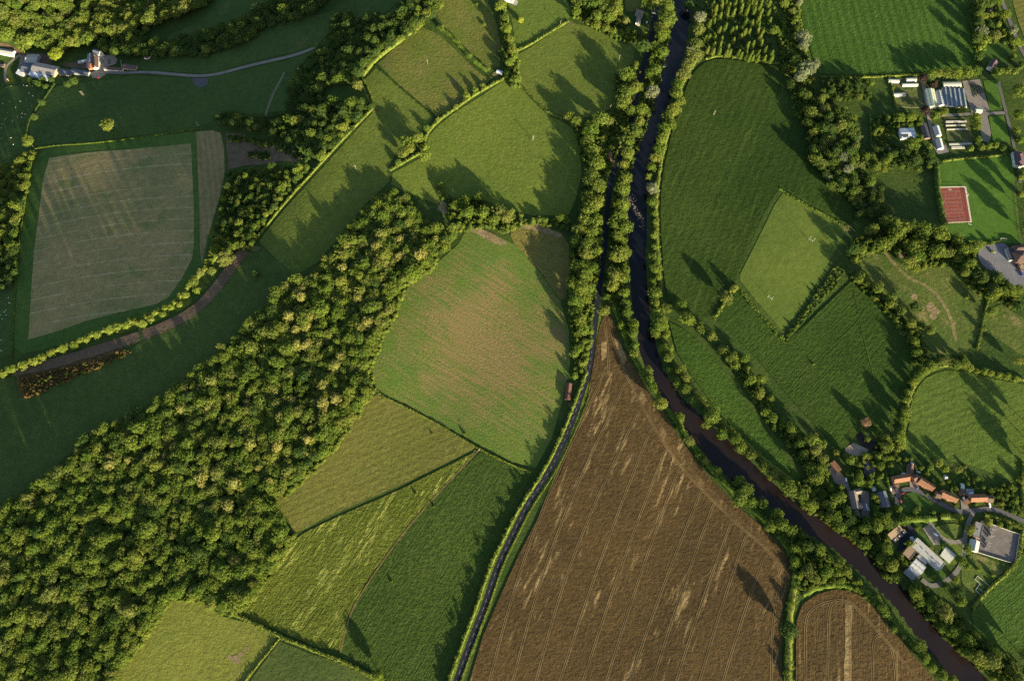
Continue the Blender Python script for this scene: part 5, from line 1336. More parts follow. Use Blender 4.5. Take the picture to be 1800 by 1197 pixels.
def gable_parts(root, L, w, hw, hr, roof, wall, ox=0., oy=0., rz=0., over=.35, lift=.45, hip=False, slope=None, wins=0, door=False, chim=(), lights=0, sky=(), tag=""):
    """walls, roof, windows, chimneys and rooflights of one gabled block, as children of root"""
    x, y = L / 2, w / 2
    cr, sr = math.cos(rz), math.sin(rz)
    def put(o):
        o.location = (ox, oy, 0)
        o.rotation_euler = (0, 0, rz)
        return o
    zb = -6
    H = hw + lift
    mb = MB()
    if slope is not None:                                   # one slope, falling to -y
        V = [(-x, -y, zb), (x, -y, zb), (x, y, zb), (-x, y, zb), (-x, -y, H), (x, -y, H), (x, y, H + hr), (-x, y, H + hr)]
        mb.add(V, [(0, 3, 2, 1), (4, 5, 6, 7), (0, 1, 5, 4), (1, 2, 6, 5), (2, 3, 7, 6), (3, 0, 4, 7)])
    elif hip:
        mb.box(-x, x, -y, y, zb, H)
    else:
        V = [(-x, -y, zb), (x, -y, zb), (x, y, zb), (-x, y, zb), (-x, -y, H), (x, -y, H), (x, y, H), (-x, y, H), (-x, 0, H + hr), (x, 0, H + hr)]
        mb.add(V, [(0, 3, 2, 1), (0, 1, 5, 4), (2, 3, 7, 6), (3, 0, 4, 8, 7), (1, 2, 6, 9, 5), (4, 5, 9, 8), (6, 7, 8, 9)])
    put(mb.build("wall", WALLM[wall], root))
    rb = MB()
    o, t = over, .16
    if slope is not None:
        k = hr / w
        V = [(-x - o, -y - o, H - k * o + .03), (x + o, -y - o, H - k * o + .03), (x + o, y + o, H + hr + k * o + .03), (-x - o, y + o, H + hr + k * o + .03)]
        rb.add(V + [(a, b_, c + t) for a, b_, c in V], [(0, 3, 2, 1), (4, 5, 6, 7), (0, 1, 5, 4), (1, 2, 6, 5), (2, 3, 7, 6), (3, 0, 4, 7)])
    elif hip:
        hx = max(x - y, .05)
        V = [(-x - o, -y - o, H), (x + o, -y - o, H), (x + o, y + o, H), (-x - o, y + o, H), (-hx, 0, H + hr), (hx, 0, H + hr)]
        rb.add(V, [(0, 1, 5, 4), (2, 3, 4, 5), (3, 0, 4), (1, 2, 5), (0, 3, 2, 1)])
    else:
        k = hr / y
        V = []
        for zz in (0.04, .04 + t):
            V += [(-x - o, -y - o, H - k * o + zz), (x + o, -y - o, H - k * o + zz), (x + o, 0, H + hr + zz), (-x - o, 0, H + hr + zz), (x + o, y + o, H - k * o + zz), (-x - o, y + o, H - k * o + zz)]
        rb.add(V, [(6, 7, 8, 9), (9, 8, 10, 11), (0, 3, 2, 1), (3, 5, 4, 2), (0, 1, 7, 6), (4, 5, 11, 10), (1, 2, 8, 7), (2, 4, 10, 8), (0, 6, 9, 3), (3, 9, 11, 5)])
    ro = put(rb.build("roof", ROOF[roof], root))
    for f in chim:                                           # chimneys on the ridge at fractions of the length
        cb = MB()
        cx = -x + L * f
        cb.box(cx - .45, cx + .45, -.38, .38, H + hr - .8, H + hr + 1.1)
        ch = cb.build("chimney", WALLM['brick'], ro)
        pb = MB()
        pb.cyl(cx - .2, 0, H + hr + 1.1, H + hr + 1.5, .13, .11, 8)
        pb.cyl(cx + .2, 0, H + hr + 1.1, H + hr + 1.5, .13, .11, 8)
        pb.build("chimney_pot", POT, root)
        root.children[-1].location = (ox, oy, 0)
        root.children[-1].rotation_euler = (0, 0, rz)
    if wins:
        for sgn in (-1, 1):
            for i in range(wins):
                for st in range(2 if hw > 4.2 else 1):
                    wx = -x + L * (i + .5) / wins
                    z0 = lift + .9 + st * 2.6
                    wb = MB()
                    ya, yb = sorted((sgn * (y + .02), sgn * (y + .06)))
                    wb.box(wx - .5, wx + .5, ya, yb, z0, z0 + 1.2)
                    wo = put(wb.build("window", GLASS, root))
    if door:
        db = MB()
        db.box(-.45 + L * .12, .45 + L * .12, -y - .07, -y - .02, lift - .3, lift + 2.0)
        put(db.build("door", WOODP, root))
    if lights and slope is None and not hip:                 # rooflights lying on the two slopes
        for sgn in (-1, 1):
            for i in range(lights):
                lb = MB()
                lx = -x + L * (i + .5) / lights
                yy = sgn * y * .5
                zz = H + hr * .5 + .04 + t + .03
                k = hr / y * (-sgn)
                dy = .55
                V = [(lx - .55, yy - dy, zz - k * dy), (lx + .55, yy - dy, zz - k * dy), (lx + .55, yy + dy, zz + k * dy), (lx - .55, yy + dy, zz + k * dy)]
                lb.add(V + [(a, b_, c + .05) for a, b_, c in V], [(0, 3, 2, 1), (4, 5, 6, 7), (0, 1, 5, 4), (1, 2, 6, 5), (2, 3, 7, 6), (3, 0, 4, 7)])
                put(lb.build("rooflight", GLASS, root))
    return ro

def building(name, label, cat, a, b, w, hw, hr, roof, wall, group=None, **kw):
    c, ang, L, z = axis(a, b, hw + (hr * .6 if not kw.get('flat') else .3))
    ca, sa = math.cos(ang), math.sin(ang)
    cz = [float(terr(c[0] + i * L / 2 * ca - j * w / 2 * sa, c[1] + i * L / 2 * sa + j * w / 2 * ca)) for i in (-1, 1) for j in (-1, 1)]
    z = max(z, max(cz) - 1.0)
    root = thing(name, label, cat, (c[0], c[1], z), ang, group)
    if kw.pop('flat', False):
        mb = MB()
        mb.box(-L / 2, L / 2, -w / 2, w / 2, -4, hw)
        mb.build("wall", WALLM[wall], root)
        rb = MB()
        x, y = L / 2 + .2, w / 2 + .2
        rb.box(-x, x, -y, y, hw + .003, hw + .22)
        for q in ((-x, x, -y, -y + .35), (-x, x, y - .35, y), (-x, -x + .35, -y + .352, y - .352), (x - .35, x, -y + .352, y - .352)):
            rb.box(*q, hw + .223, hw + .55)
        rb.build("roof", ROOF[roof], root)
        n = kw.get('boxes', 0)
        for i in range(n):
            ub = MB()
            ux = -x + 2 * x * (i + .5) / n
            ub.box(ux - .6, ux + .6, -.5, .5, hw + .223, hw + 1.1)
            ub.build("roof_vent", METAL, root)
    else:
        gable_parts(root, L, w, hw, hr, roof, wall, **kw)
    return root

def wing(root, a, b, w, hw, hr, roof, wall, **kw):
    """a second block of the same building"""
    c, ang, L, z = axis(a, b, hw + hr * .6)
    inv = root.rotation_euler.z
    dx, dy = c[0] - root.location.x, c[1] - root.location.y
    lx = dx * math.cos(-inv) - dy * math.sin(-inv)
    ly = dx * math.sin(-inv) + dy * math.cos(-inv)
    gable_parts(root, L, w, hw, hr, roof, wall, ox=lx, oy=ly, rz=ang - inv, **kw)

def tunnel(name, label, cat, a, b, w, h, mat, group=None, wallz=.0):
    c, ang, L, z = axis(a, b, h * .7)
    root = thing(name, label, cat, (c[0], c[1], z), ang, group)
    n = 10
    V, F = [], []
    nx = max(2, int(L / 2))
    for i in range(nx + 1):
        x = -L / 2 + L * i / nx
        bulge = 1 - .02 * (i % 2)
        for j in range(n + 1):
            t = math.pi * j / n
            V.append((x, -w / 2 * math.cos(t) * bulge, .1 + wallz + (h - wallz) * math.sin(t) * bulge))
    for i in range(nx):
        for j in range(n):
            p = i * (n + 1) + j
            F.append((p, p + 1, p + n + 2, p + n + 1))
    F.append(tuple(range(n + 1))[::-1])
    F.append(tuple(nx * (n + 1) + j for j in range(n + 1)))
    obj("cover", pydata("cover", V, F), root, mat)
    fb = MB()
    for s in (-1, 1):
        fb.box(-L / 2, L / 2, s * w / 2 - .12, s * w / 2 + .12, -.8, .25 + wallz)
    fb.build("base_rail", WOODP, root)
    db = MB()
    db.box(L / 2 + .02, L / 2 + .08, -.8, .8, 0, 1.9)
    db.build("door", WOODP, root)
    return root

B = building
# the farm
B("barn", "square grey barn with one pale roof slope, at the farm track", "barn", (46, 103), (66, 103), 18, 4.5, 2.2, 'pale', 'sheet')
bt = B("barn", "long grey barn with dark rooflights, largest roof of the farm", "barn", (61, 121), (98.5, 125.5), 19, 4.5, 2.6, 'grey', 'stone', lights=5)
B("barn", "darker slate barn butting the long rooflit barn", "barn", (40.5, 119.4), (60.5, 121), 19, 4.8, 2.6, 'slate', 'stone', lights=3)
B("lean_to_shed", "low lean-to with a blue-white sheet roof below the barns", "shed", (56, 132.5), (85, 138.5), 8.5, 2.6, 1.2, 'blue', 'sheet', slope=1)
B("lean_to_shed", "short white-roofed lean-to at the dark barn's west end", "shed", (31, 127), (42, 130), 8, 2.6, 1.2, 'blue', 'sheet', slope=1)
B("shed", "blue-grey shed between barns and farmhouse", "shed", (106, 126), (125, 128.5), 10, 3.2, 1.6, 'slate', 'stone', lights=2)
B("shed", "long dark slate shed beside the farmhouse drive", "shed", (127, 125.5), (155.5, 129), 8, 3.0, 1.6, 'slate', 'sheet')
B("shed", "streaky grey shed with a white end at the left edge", "shed", (-3, 88.5), (24, 94), 9.5, 3.4, 1.6, 'pale', 'white')
B("shed", "small dark shed at the left edge below the track", "shed", (-4, 114), (7, 114.5), 6, 2.4, 1.0, 'dark', 'wood')
B("shed", "long white-roofed shelter in the farmyard", "shed", (137.5, 109.8), (154, 106), 5, 2.6, .6, 'white', 'sheet')
fh = B("farmhouse", "white farmhouse with a long dark brown roof", "house", (167, 118.5), (169.5, 102), 8.5, 5.2, 2.8, 'brown', 'white', wins=4, door=True, chim=(.06, .95))
wing(fh, (168, 94.5), (178, 96.5), 8.5, 4.6, 2.4, 'slate', 'pale', wins=2)
B("shed", "two-slope slate outhouse against the farmhouse", "shed", (155, 119), (161.5, 98.5), 8.5, 3.0, 1.3, 'slate', 'stone')
B("shed", "small orange-roofed store against the farmhouse", "shed", (158.6, 121), (160, 114), 6, 2.9, 1.0, 'orange', 'brick')
B("outbuilding", "low cottage range with a long white wall by the farm lane", "outbuilding", (184, 121.3), (215, 122), 5, 2.6, 1.4, 'brown', 'white', wins=3)
B("outbuilding", "brown-roofed outbuilding at the end of the white-walled range", "outbuilding", (218, 117.5), (239, 119), 8, 2.8, 1.6, 'brown', 'stone')
B("field_shelter", "tiny brown shelter with a pale front in the upper pasture", "shelter", (254, 101.2), (262.5, 100.6), 4.5, 2.2, .9, 'brown', 'white')
# houses at the top
th = B("house", "white T-shaped house among trees near the upper river", "house", (1119, 19.5), (1131, 22.5), 8.5, 5, 2.4, 'stone', 'white', wins=3, chim=(.1, .9))
wing(th, (1124.6, 25), (1121.8, 40), 7, 4.6, 2.4, 'stone', 'white', wins=3)
B("house", "grey house on a stone terrace at the top edge", "house", (884, -8), (903, -3), 10, 4.8, 2.4, 'slate', 'white', wins=3)
sheet("path", [(885, -10), (905, -6), (911, 4), (908, 11), (901, 9), (894, 4), (886, -2)], CONC, off=.45)
oc = B("cottage", "little orange-roofed cottage hidden in trees beside the river lane", "cottage", (1073, 268), (1073, 279), 5, 3.2, 1.8, 'terra', 'white', wins=2, chim=(.5,))
wing(oc, (1073, 281), (1079, 283.5), 4.5, 2.8, 1.6, 'terra', 'white')
B("field_shelter", "pale tin shed at the meeting of the upper pastures", "shelter", (873.5, 125), (883, 128.5), 5, 2.4, .8, 'blue', 'sheet')
B("barn", "rusty red barn beside the main road", "barn", (1000.5, 674), (997.5, 702), 6.5, 3.4, 1.6, 'rust', 'brick')
# nursery
G = "white polytunnels of the nursery garden"
tunnel("polytunnel", "white polytunnel in the kitchen garden's top west corner", "polytunnel", (1562, 141.5), (1581, 142), 7, 3.2, PLASTIC, G)
tunnel("polytunnel", "white polytunnel nearest the purple-leaved trees", "polytunnel", (1593, 140), (1611, 139), 7, 3.2, PLASTIC, G)
tunnel("polytunnel", "longest white polytunnel, second row of the kitchen garden", "polytunnel", (1586, 149), (1613.5, 148.5), 6, 3.0, PLASTIC, G)
tunnel("polytunnel", "white polytunnel standing lowest in the kitchen garden", "polytunnel", (1570.5, 166.5), (1591.5, 165.5), 7, 3.2, PLASTIC, G)
B("nursery_shed", "long cream shed with two rows of dark rooflights", "shed", (1635, 156.5), (1641, 187.5), 12, 3.6, 1.6, 'cream', 'pale', lights=8)
B("glasshouse", "narrow white glasshouse beside the long cream shed", "greenhouse", (1650.5, 159.5), (1656, 185), 7, 2.4, 1.3, 'white', 'pale', lights=7)
tunnel("glasshouse", "pale arched greenhouse at the nursery's top", "greenhouse", (1657.5, 148), (1689, 147.3), 9.5, 3.6, PLASTIC, None, 1.2)
# the dark multi-span glasshouse: four bays, one building
c, ang, Lb, z = axis((1676, 155), (1680.5, 187), 3)
gl = thing("glasshouse", "large dark multi-bay glasshouse of the nursery", "greenhouse", (c[0], c[1], z), ang)
for i in range(5):
    gable_parts(gl, Lb, 6.2, 2.2, 1.2, 'dark', 'pale', oy=(i - 2) * 6.35, over=.02, lift=.2)
for ch in list(gl.children):
    if ch.name.startswith("roof"):
        ch.data.materials.clear()
        ch.data.materials.append(GHG)
B("kiosk", "pale green kiosk in the nursery yard", "kiosk", (1716, 193.5), (1726, 194), 6.5, 2.6, 1.3, 'green', 'pale')
nb = B("workshop", "white workshop with a black half-round opening in its roof", "workshop", (1582.5, 234.5), (1608, 234.5), 17, 3.2, 1.6, 'blue', 'white')
ob = MB()
V = [(-5 + 5.4 * math.cos(t), -5.8 + 5.2 * math.sin(t)) for t in np.linspace(0, math.pi * 1.0, 14)]
H0 = 3.2 + .45
V3 = [(a, -5.8 - (b + 5.8) + 3.8, 0) for a, b in V]
V3 = [(a, b, H0 + 1.6 * (1 + b / 8.5) + .26) for a, b, _z in V3]
ob.add(V3 + [(a, b, c + .06) for a, b, c in V3], [tuple(range(14)), tuple(range(14, 28))[::-1]] + [(i, (i + 1) % 14, 14 + (i + 1) % 14, 14 + i) for i in range(14)])
ob.build("roof_opening", ROOF['dark'], nb)
B("shed", "long low black-roofed shed beside the nursery drive", "shed", (1623, 217), (1631, 243), 8, 2.6, 1.2, 'dark', 'wood')
B("shed", "white gabled shed on the nursery drive, northern of two", "shed", (1646, 221.5), (1651, 238), 7.5, 2.8, 1.6, 'white', 'white')
B("shed", "white gabled shed on the nursery drive, southern of two", "shed", (1650.5, 244), (1655, 261), 7.5, 2.8, 1.6, 'white', 'white')
B("shed", "tiny brown shed with a white end in the western gardens", "shed", (1509.5, 238), (1508.8, 248), 4.2, 2.2, .9, 'brown', 'white')
B("shed", "small grey shed beside the overgrown orchard", "shed", (1562.5, 260), (1565, 272), 4, 2.2, .9, 'pale', 'wood')
gf = "cold frames in the nursery beds"
for i, (a, b, w, lab) in enumerate([((1662, 215), (1699, 214), 2.6, "first, at the drive end"), ((1662, 221.5), (1697, 220.5), 1.6, "second from the drive"), ((1664, 228.5), (1700, 227.5), 1.6, "third from the drive"),
                                    ((1668, 255), (1708, 253), 2.8, "fourth from the drive"), ((1672, 260.5), (1696, 259.3), 3.6, "last, nearest the sports turf")]):
    c, ang, Lb, z = axis(a, b, .6)
    cf = thing("cold_frame", "long glazed cold frame in the nursery beds, " + lab, "cold frame", (c[0], c[1], z + .36), ang, gf)
    mb = MB()
    mb.box(-Lb / 2, Lb / 2, -w / 2, w / 2, -.5, .55)
    mb.build("frame_wall", WOODP, cf)
    lb = MB()
    kx = int(Lb / 2)
    for j in range(kx):
        x0 = -Lb / 2 + Lb * j / kx
        V = [(x0 + .06, -w / 2, .56), (x0 + Lb / kx - .06, -w / 2, .56), (x0 + Lb / kx - .06, w / 2, .95), (x0 + .06, w / 2, .95)]
        lb.add(V + [(p, q, r_ + .06) for p, q, r_ in V], [(0, 3, 2, 1), (4, 5, 6, 7), (0, 1, 5, 4), (1, 2, 6, 5), (2, 3, 7, 6), (3, 0, 4, 7)])
    lb.build("glass_lid", PLASTIC, cf)
B("house", "brown-roofed house with a white gable below the top lane lawn", "house", (1742, 119), (1750, 106.5), 8, 4.6, 2.4, 'purple', 'white', wins=3)
B("house", "small brown-roofed house among the lane-side trees", "house", (1741.5, 20), (1743, 11), 6.5, 4.2, 2., 'brown', 'white', wins=2)
hb = B("house", "white house with a plum roof at the right edge", "house", (1791, 266), (1795, 290), 13, 5.2, 3.2, 'purple', 'white', wins=3, chim=(.3,), hip=True)
# school by the car park
sc_ = B("school", "brown hip-roofed school beside the car park", "school", (1784, 452), (1806, 449), 15, 4.2, 3.0, 'brown', 'brick', hip=True, wins=4)
wing(sc_, (1783, 437), (1806, 435), 9, 3.8, 2.2, 'brown', 'brick', hip=True)
B("school_hall", "flat dark-roofed hall joined to the school", "hall", (1772, 447), (1783.5, 446), 17, 3.6, .3, 'dark', 'pale', flat=True)
B("school_annexe", "flat-roofed brick annexe with pale roof boxes by the car park", "annexe", (1792, 468), (1812, 466), 13, 3.2, .3, 'tan', 'brick', flat=True, boxes=3)
# village
B("cottage", "small terracotta cottage on the brick drive at the village's west end", "cottage", (1463.5, 811.5), (1476.5, 826.5), 6.2, 4, 2.2, 'terra', 'stone', wins=3, door=True, chim=(.1, .9))
oh = B("house", "rambling grey stone house with several roofs", "house", (1500, 863), (1506, 893), 8.5, 4.8, 2.6, 'stone', 'stone', wins=5, chim=(.2, .8))
wing(oh, (1504, 864.5), (1514, 863), 6, 4.4, 2.2, 'stone', 'stone', wins=2)
wing(oh, (1508, 890), (1515, 888.5), 6, 4, 2., 'stone', 'stone')
B("outbuilding", "blue slate outbuilding beside the rambling stone house", "outbuilding", (1520.5, 884), (1523.5, 897), 7, 3.4, 1.8, 'slate', 'stone')
B("house", "long dark slate house between stone house and lane", "house", (1551, 864), (1559.5, 890.5), 9, 4.8, 2.6, 'slate', 'stone', wins=5, chim=(.3, .6, .95))
B("carport", "dark flat-roofed carport in the brick turning area", "carport", (1520, 829), (1531, 828), 11, 2.6, .2, 'dark', 'wood', flat=True)
g3 = "terracotta cottages along the village lane"
B("terrace", "terracotta terrace with three chimneys at the lane's bend", "cottages", (1571.5, 843), (1598.5, 838.5), 8, 4.8, 2.6, 'terra', 'brick', g3, wins=5, door=True, chim=(.02, .5, .98))
hb2 = B("terrace", "sloping terracotta terrace, second along the lane beside the blue car", "cottages", (1617.5, 842.5), (1642, 857.5), 8, 4.8, 2.6, 'terra', 'brick', g3, wins=5, door=True, chim=(.02, .5, .98))
wing(hb2, (1606, 841), (1615, 838), 7, 4.2, 2.2, 'brown', 'brick')
hb3 = B("terrace", "terracotta terrace with a brown annexe opposite the green", "cottages", (1656.5, 866), (1683, 877.5), 8, 4.8, 2.6, 'terra', 'brick', g3, wins=5, door=True, chim=(.02, .5, .98))
wing(hb3, (1646.5, 868), (1655, 871), 7.5, 4, 2.2, 'brown', 'brick')
hb4 = B("terrace", "terracotta terrace with maroon annexe at the lane's east end", "cottages", (1706.5, 875.5), (1734, 874.5), 8, 4.8, 2.6, 'terra', 'brick', g3, wins=5, door=True, chim=(.02, .5, .98))
wing(hb4, (1735, 876), (1745, 877), 7.5, 3.8, 2., 'brown', 'brick')
wing(hb4, (1699, 878), (1704, 883), 6, 3.4, 1.8, 'terra', 'brick')
B("garden_workshop", "long brown-roofed workshop behind the first terrace", "workshop", (1602, 816), (1600, 834), 6, 2.8, 1.5, 'brown', 'brick')
B("garden_shed", "pale green garden shed behind the east terrace", "shed", (1689, 854), (1694.5, 855), 6, 2.3, 1., 'green', 'wood')
B("garden_shed", "long brick store beside the pale green shed", "shed", (1690.5, 860), (1693.5, 870), 5, 2.6, 1.2, 'brown', 'brick')
B("garden_shed", "small white shed on the lawn behind the terraces", "shed", (1661, 838.5), (1665, 838.5), 4, 2.2, .9, 'white', 'white')
B("garden_shed", "small white-roofed shed behind the slate house", "shed", (1534, 860), (1538.5, 859), 4, 2.2, .9, 'white', 'white')
B("garden_shed", "white-topped shed at the end of the brown workshop", "shed", (1601, 815), (1605, 815.5), 4, 2.3, .9, 'white', 'wood')
def dome(name, label, u, v, r):
    w = W(u, v, 1)
    t = thing(name, label, "conservatory", w)
    bm = bmesh.new()
    bmesh.ops.create_uvsphere(bm, u_segments=14, v_segments=10, radius=r)
    bmesh.ops.bisect_plane(bm, geom=bm.verts[:] + bm.edges[:] + bm.faces[:], plane_co=(0, 0, 0), plane_no=(0, 0, 1), clear_inner=True)
    bmesh.ops.translate(bm, vec=(0, 0, 1.6), verts=bm.verts)
    me = bpy.data.meshes.new("dome")
    bm.to_mesh(me)
    bm.free()
    obj("glass_dome", me, t, ROOF['blue'])
    mb = MB()
    mb.cyl(0, 0, -.6, 1.6, r * .98, r * .98, 14)
    mb.build("wall", WALLM['white'], t)
dome("conservatory", "round white domed conservatory behind the first terrace", 1588, 834.5, 2.6)
dome("conservatory", "round white domed conservatory behind the east terrace", 1706, 868, 2.6)
# the works
ss = B("workshop", "tan-roofed workshop with three dark roof bays", "workshop", (1563.5, 943.5), (1583, 927), 6, 3.6, .9, 'tan', 'brick', slope=1)
c, ang, Lb, z = axis((1569, 948), (1588.5, 932), 3.2)
for i in range(3):
    mb = MB()
    x0 = -8 + i * 6.6
    mb.box(x0, x0 + 4.6, -8.2, -3.36, -1, 3.3)
    mb.build("roof_bay", ROOF['dark'], ss)
    mb = MB()
    mb.box(x0 + 4.62, x0 + 6.0, -8.2, -3.36, -1, 3.5)
    mb.build("roof_rib", ROOF['tan'], ss)
    mb = MB()
    mb.box(x0 + 1.6, x0 + 3.2, -6.6, -5.2, 3.303, 4.3)
    mb.build("roof_vent", FRAME, ss)
wk = B("works_building", "long pale flat-roofed works hall by the river", "works", (1607.5, 951.5), (1656, 996), 11.5, 5.4, .3, 'pale', 'pale', flat=True, boxes=5)
B("works_building", "low pale block joining the long hall to the vaults", "works", (1619, 971), (1633, 984), 13, 4.0, .3, 'pale', 'pale', flat=True, boxes=2)
gv = "white barrel-vaulted stores at the works"
for a, b, lab in (((1607.5, 984), (1625, 999), "nearest the hall"), ((1602.5, 989.5), (1621.5, 1005.5), "in the middle"), ((1597.5, 996), (1615, 1011), "nearest the river")):
    tunnel("vaulted_store", "white barrel-vaulted store at the works, " + lab, "store", a, b, 6.0, 5.0, ROOF['white'], gv, 3.2)
B("works_building", "low grey flat-roofed bay beside the vaulted stores", "works", (1593, 1002), (1609, 1015.5), 5.5, 3.4, .3, 'grey', 'pale', flat=True)
B("works_building", "square brown flat-roofed block west of the hall", "works", (1593, 965.5), (1605, 976.5), 12, 3.8, .3, 'tan', 'brick', flat=True)
bpy.context.view_layer.update()
B("storage_box", "small pale blue cabin beside the works hall's end", "cabin", (1600.5, 947), (1605, 946.5), 4, 2.6, .6, 'blue', 'sheet', slope=1)
# substation
B("control_room", "small white-roofed control room of the substation", "control room", (1715.5, 949.5), (1712, 968), 8.5, 3.6, 1.2, 'white', 'pale')
B("control_room", "grey flat-roofed block at the substation's top corner", "control room", (1722, 919), (1717, 944), 8, 3.8, .3, 'grey', 'brick', flat=True, boxes=1)

def fence(label, px, h, mat, post=4., panel=True, name="fence", cat="fence", closed=False):
    p = px + [px[0]] if closed else px
    x, y = P(np.array([q[0] for q in p]), np.array([q[1] for q in p]))
    Lw = dense(np.stack([x, y], 1), post)
    base = W(p[0][0], p[0][1])
    z = terr(Lw[:, 0], Lw[:, 1])
    mb, rb = MB(), MB()
    for (ax, ay), az in zip(Lw, z):
        mb.box(ax - .07, ax + .07, ay - .07, ay + .07, az - .2, az + h)
    for i in range(len(Lw) - 1):
        a, b = Lw[i], Lw[i + 1]
        for f in ((.95, .55, .2) if not panel else (.5,)):
            if panel:
                d = (b - a) / max(np.hypot(*(b - a)), 1e-6)
                n = np.array([-d[1], d[0]]) * (.14 if name == 'wall' else .03)
                V = [(*(a + n), z[i] - .3), (*(a - n), z[i] - .3), (*(b - n), z[i + 1] - .3), (*(b + n), z[i + 1] - .3)]
                rb.add(V + [(q[0], q[1], q[2] + .3 + h * .97) for q in V], [(0, 1, 2, 3), (7, 6, 5, 4), (0, 4, 5, 1), (1, 5, 6, 2), (2, 6, 7, 3), (3, 7, 4, 0)])
            else:
                rb.bar((*a, z[i] + h * f), (*b, z[i + 1] + h * f), .05)
    if name == 'wall':
        rb.build("stone_wall", mat, None, label=label, category=cat)
        return
    t = thing(name, label, cat)
    mb.build("post", WOODP if mat is not METAL else METAL, t)
    rb.build("panel" if panel else "rail", mat, t)
    return t
fence("pale palisade fence round the substation compound", [(1724, 915), (1791, 939), (1783, 991), (1706, 967)], 2.2, plain("galvanised palisade", (.34, .33, .31)), closed=True)
fence("low pale ruined wall running to the crop hedge", [(1713.5, 1018), (1717.5, 1012), (1739, 1030), (1734, 1036)], .9, WALLM['pale'], name='wall', cat="wall")
fence("low pale ruined wall with a square stub", [(1713.5, 1018), (1722, 1025.5), (1714, 1037), (1724, 1046), (1728, 1040), (1720, 1034)], .9, WALLM['pale'], name='wall', cat="wall")
fence("stone wall closing the farm cottage yard", [(213, 107), (214.5, 121)], 1.6, WALLM['pale'], name='wall', cat="wall")
fence("blue railing on the river side of the works", [(1588.5, 1007), (1605, 1023), (1617, 1022)], 1.4, plain("blue rail paint", (.20, .34, .42)), panel=False)
fence("post-and-rail fence between the sports turf and right edge", [(1781, 322), (1785, 360), (1790, 400), (1796, 432)], 1.3, plain("brown rail", (.14, .08, .06)), panel=False)
fence("pale barrier along the round lane of the brown wall's kitchen garden", [(1574, 188), (1600, 190), (1626, 190)], 1.2, WOODP, panel=False)
# electrical gear in the compound: repeated bays
def swgear(u, v, lab):
    w = W(u, v, 2)
    t = thing("switchgear", "grey steel switchgear frame in the substation, " + lab, "switchgear", (w.x, w.y, w.z + .47), rng.uniform(-.2, .2), "switchgear bays of the substation")
    mb = MB()
    for x in (-1.6, 1.6):
        mb.box(x - .14, x + .14, -.14, .14, 0, 4.2)
    mb.box(-1.9, 1.9, -.12, .12, 4.203, 4.5)
    mb.build("frame", METAL, t)
    for x in (-1.1, 0, 1.1):
        ib = MB()
        ib.cyl(x, 0, 4.503, 5.4, .16, .1, 7)
        ib.build("insulator", FRAME, t)
    tb = MB()
    tb.box(-.9, .9, .5, 2.0, 0, 2.1)
    tb.box(-.7, .7, .3, .497, .3, 1.8)
    tb.build("cabinet", plain("equipment grey", (.16, .17, .18)) if "equipment grey" not in bpy.data.materials else bpy.data.materials["equipment grey"], t)
for i, (u, v) in enumerate([(1741, 930), (1742, 937), (1739, 944), (1734, 952), (1736, 960), (1733, 964), (1745, 932), (1743, 942), (1738, 955)]):
    swgear(u, v, ["at the top", "second from the top", "in the middle", "beside the control room", "fifth down the row", "at the bottom", "at the top right", "right of the middle", "right of the control room"][i])

# ------------------------------------------------------------------ sports
CLAY = plain("red court surface", (.17, .042, .03), var=.1, scale=.15)
cp = [(1649.5, 331), (1695, 329.8), (1705.5, 390.8), (1660, 393)]
sheet("ball_court", cp, CLAY, off=.5, skirt=.5, kind='structure')
V, F = [], []
for (c0, c1, c2, c3) in (((90, 545), (330, 530), (345, 625), (100, 640)), ((105, 680), (350, 665), (365, 765), (120, 780)), ((125, 810), (375, 795), (392, 900), (145, 910))):
    q = [(1640 + a / 7.04, 260 + b_ / 7.04) for a, b_ in (c0, c1, c2, c3)]
    def lp(s_, t_):
        return tuple(q[0][i] * (1 - s_) * (1 - t_) + q[1][i] * s_ * (1 - t_) + q[2][i] * s_ * t_ + q[3][i] * (1 - s_) * t_ for i in (0, 1))
    for a, b_ in (((0, 0), (1, 0)), ((0, 1), (1, 1)), ((0, 0), (0, 1)), ((1, 0), (1, 1)), ((0, .125), (1, .125)), ((0, .875), (1, .875)), ((.23, .125), (.23, .875)), ((.77, .125), (.77, .875)), ((.23, .5), (.77, .5))):
        stroke(lp(*a), lp(*b_), .16, .54)
obj("court_markings", pydata("court_lines", V, F), None, LINE, kind='structure')
ct = fence("pale mesh fence round the red ball court", cp, 2.6, plain("pale fence kerb", (.5, .47, .42)), post=3., panel=False, closed=True)
kb = sheet("path", [(1649, 329), (1696, 328), (1697, 331.6), (1650, 332.2)], plain("court kerb", (.42, .38, .33)), off=.46)
sheet("path", [(1694.5, 329), (1698, 329), (1708, 391), (1704.6, 392)], plain("court kerb b", (.40, .36, .31)), off=.47)
def goal(u, v, ang, label, w=7.3, h=2.4, d=2.):
    p = W(u, v)
    t = thing("goal", label, "goal", (p.x, p.y, p.z + .3), ang, None)
    mb = MB()
    mb.bar((-w / 2, 0, 0), (-w / 2, 0, h), .1)
    mb.bar((w / 2, 0, 0), (w / 2, 0, h), .1)
    mb.bar((-w / 2, 0, h), (w / 2, 0, h), .1)
    mb.build("goalpost", FRAME, t)
    nb_ = MB()
    for s in (-1, 1):
        nb_.bar((s * w / 2, 0, h), (s * w / 2, d, .05), .06)
        nb_.bar((s * w / 2, 0, .05), (s * w / 2, d, .05), .06)
    nb_.bar((-w / 2, d, .05), (w / 2, d, .05), .06)
    nb_.build("net_frame", FRAME, t)
goal(1698, 340, R(-80), "white goal just outside the red court", 7.3)
goal(1763, 421, R(172), "white goal at the car park end of the sports turf", 7.3)
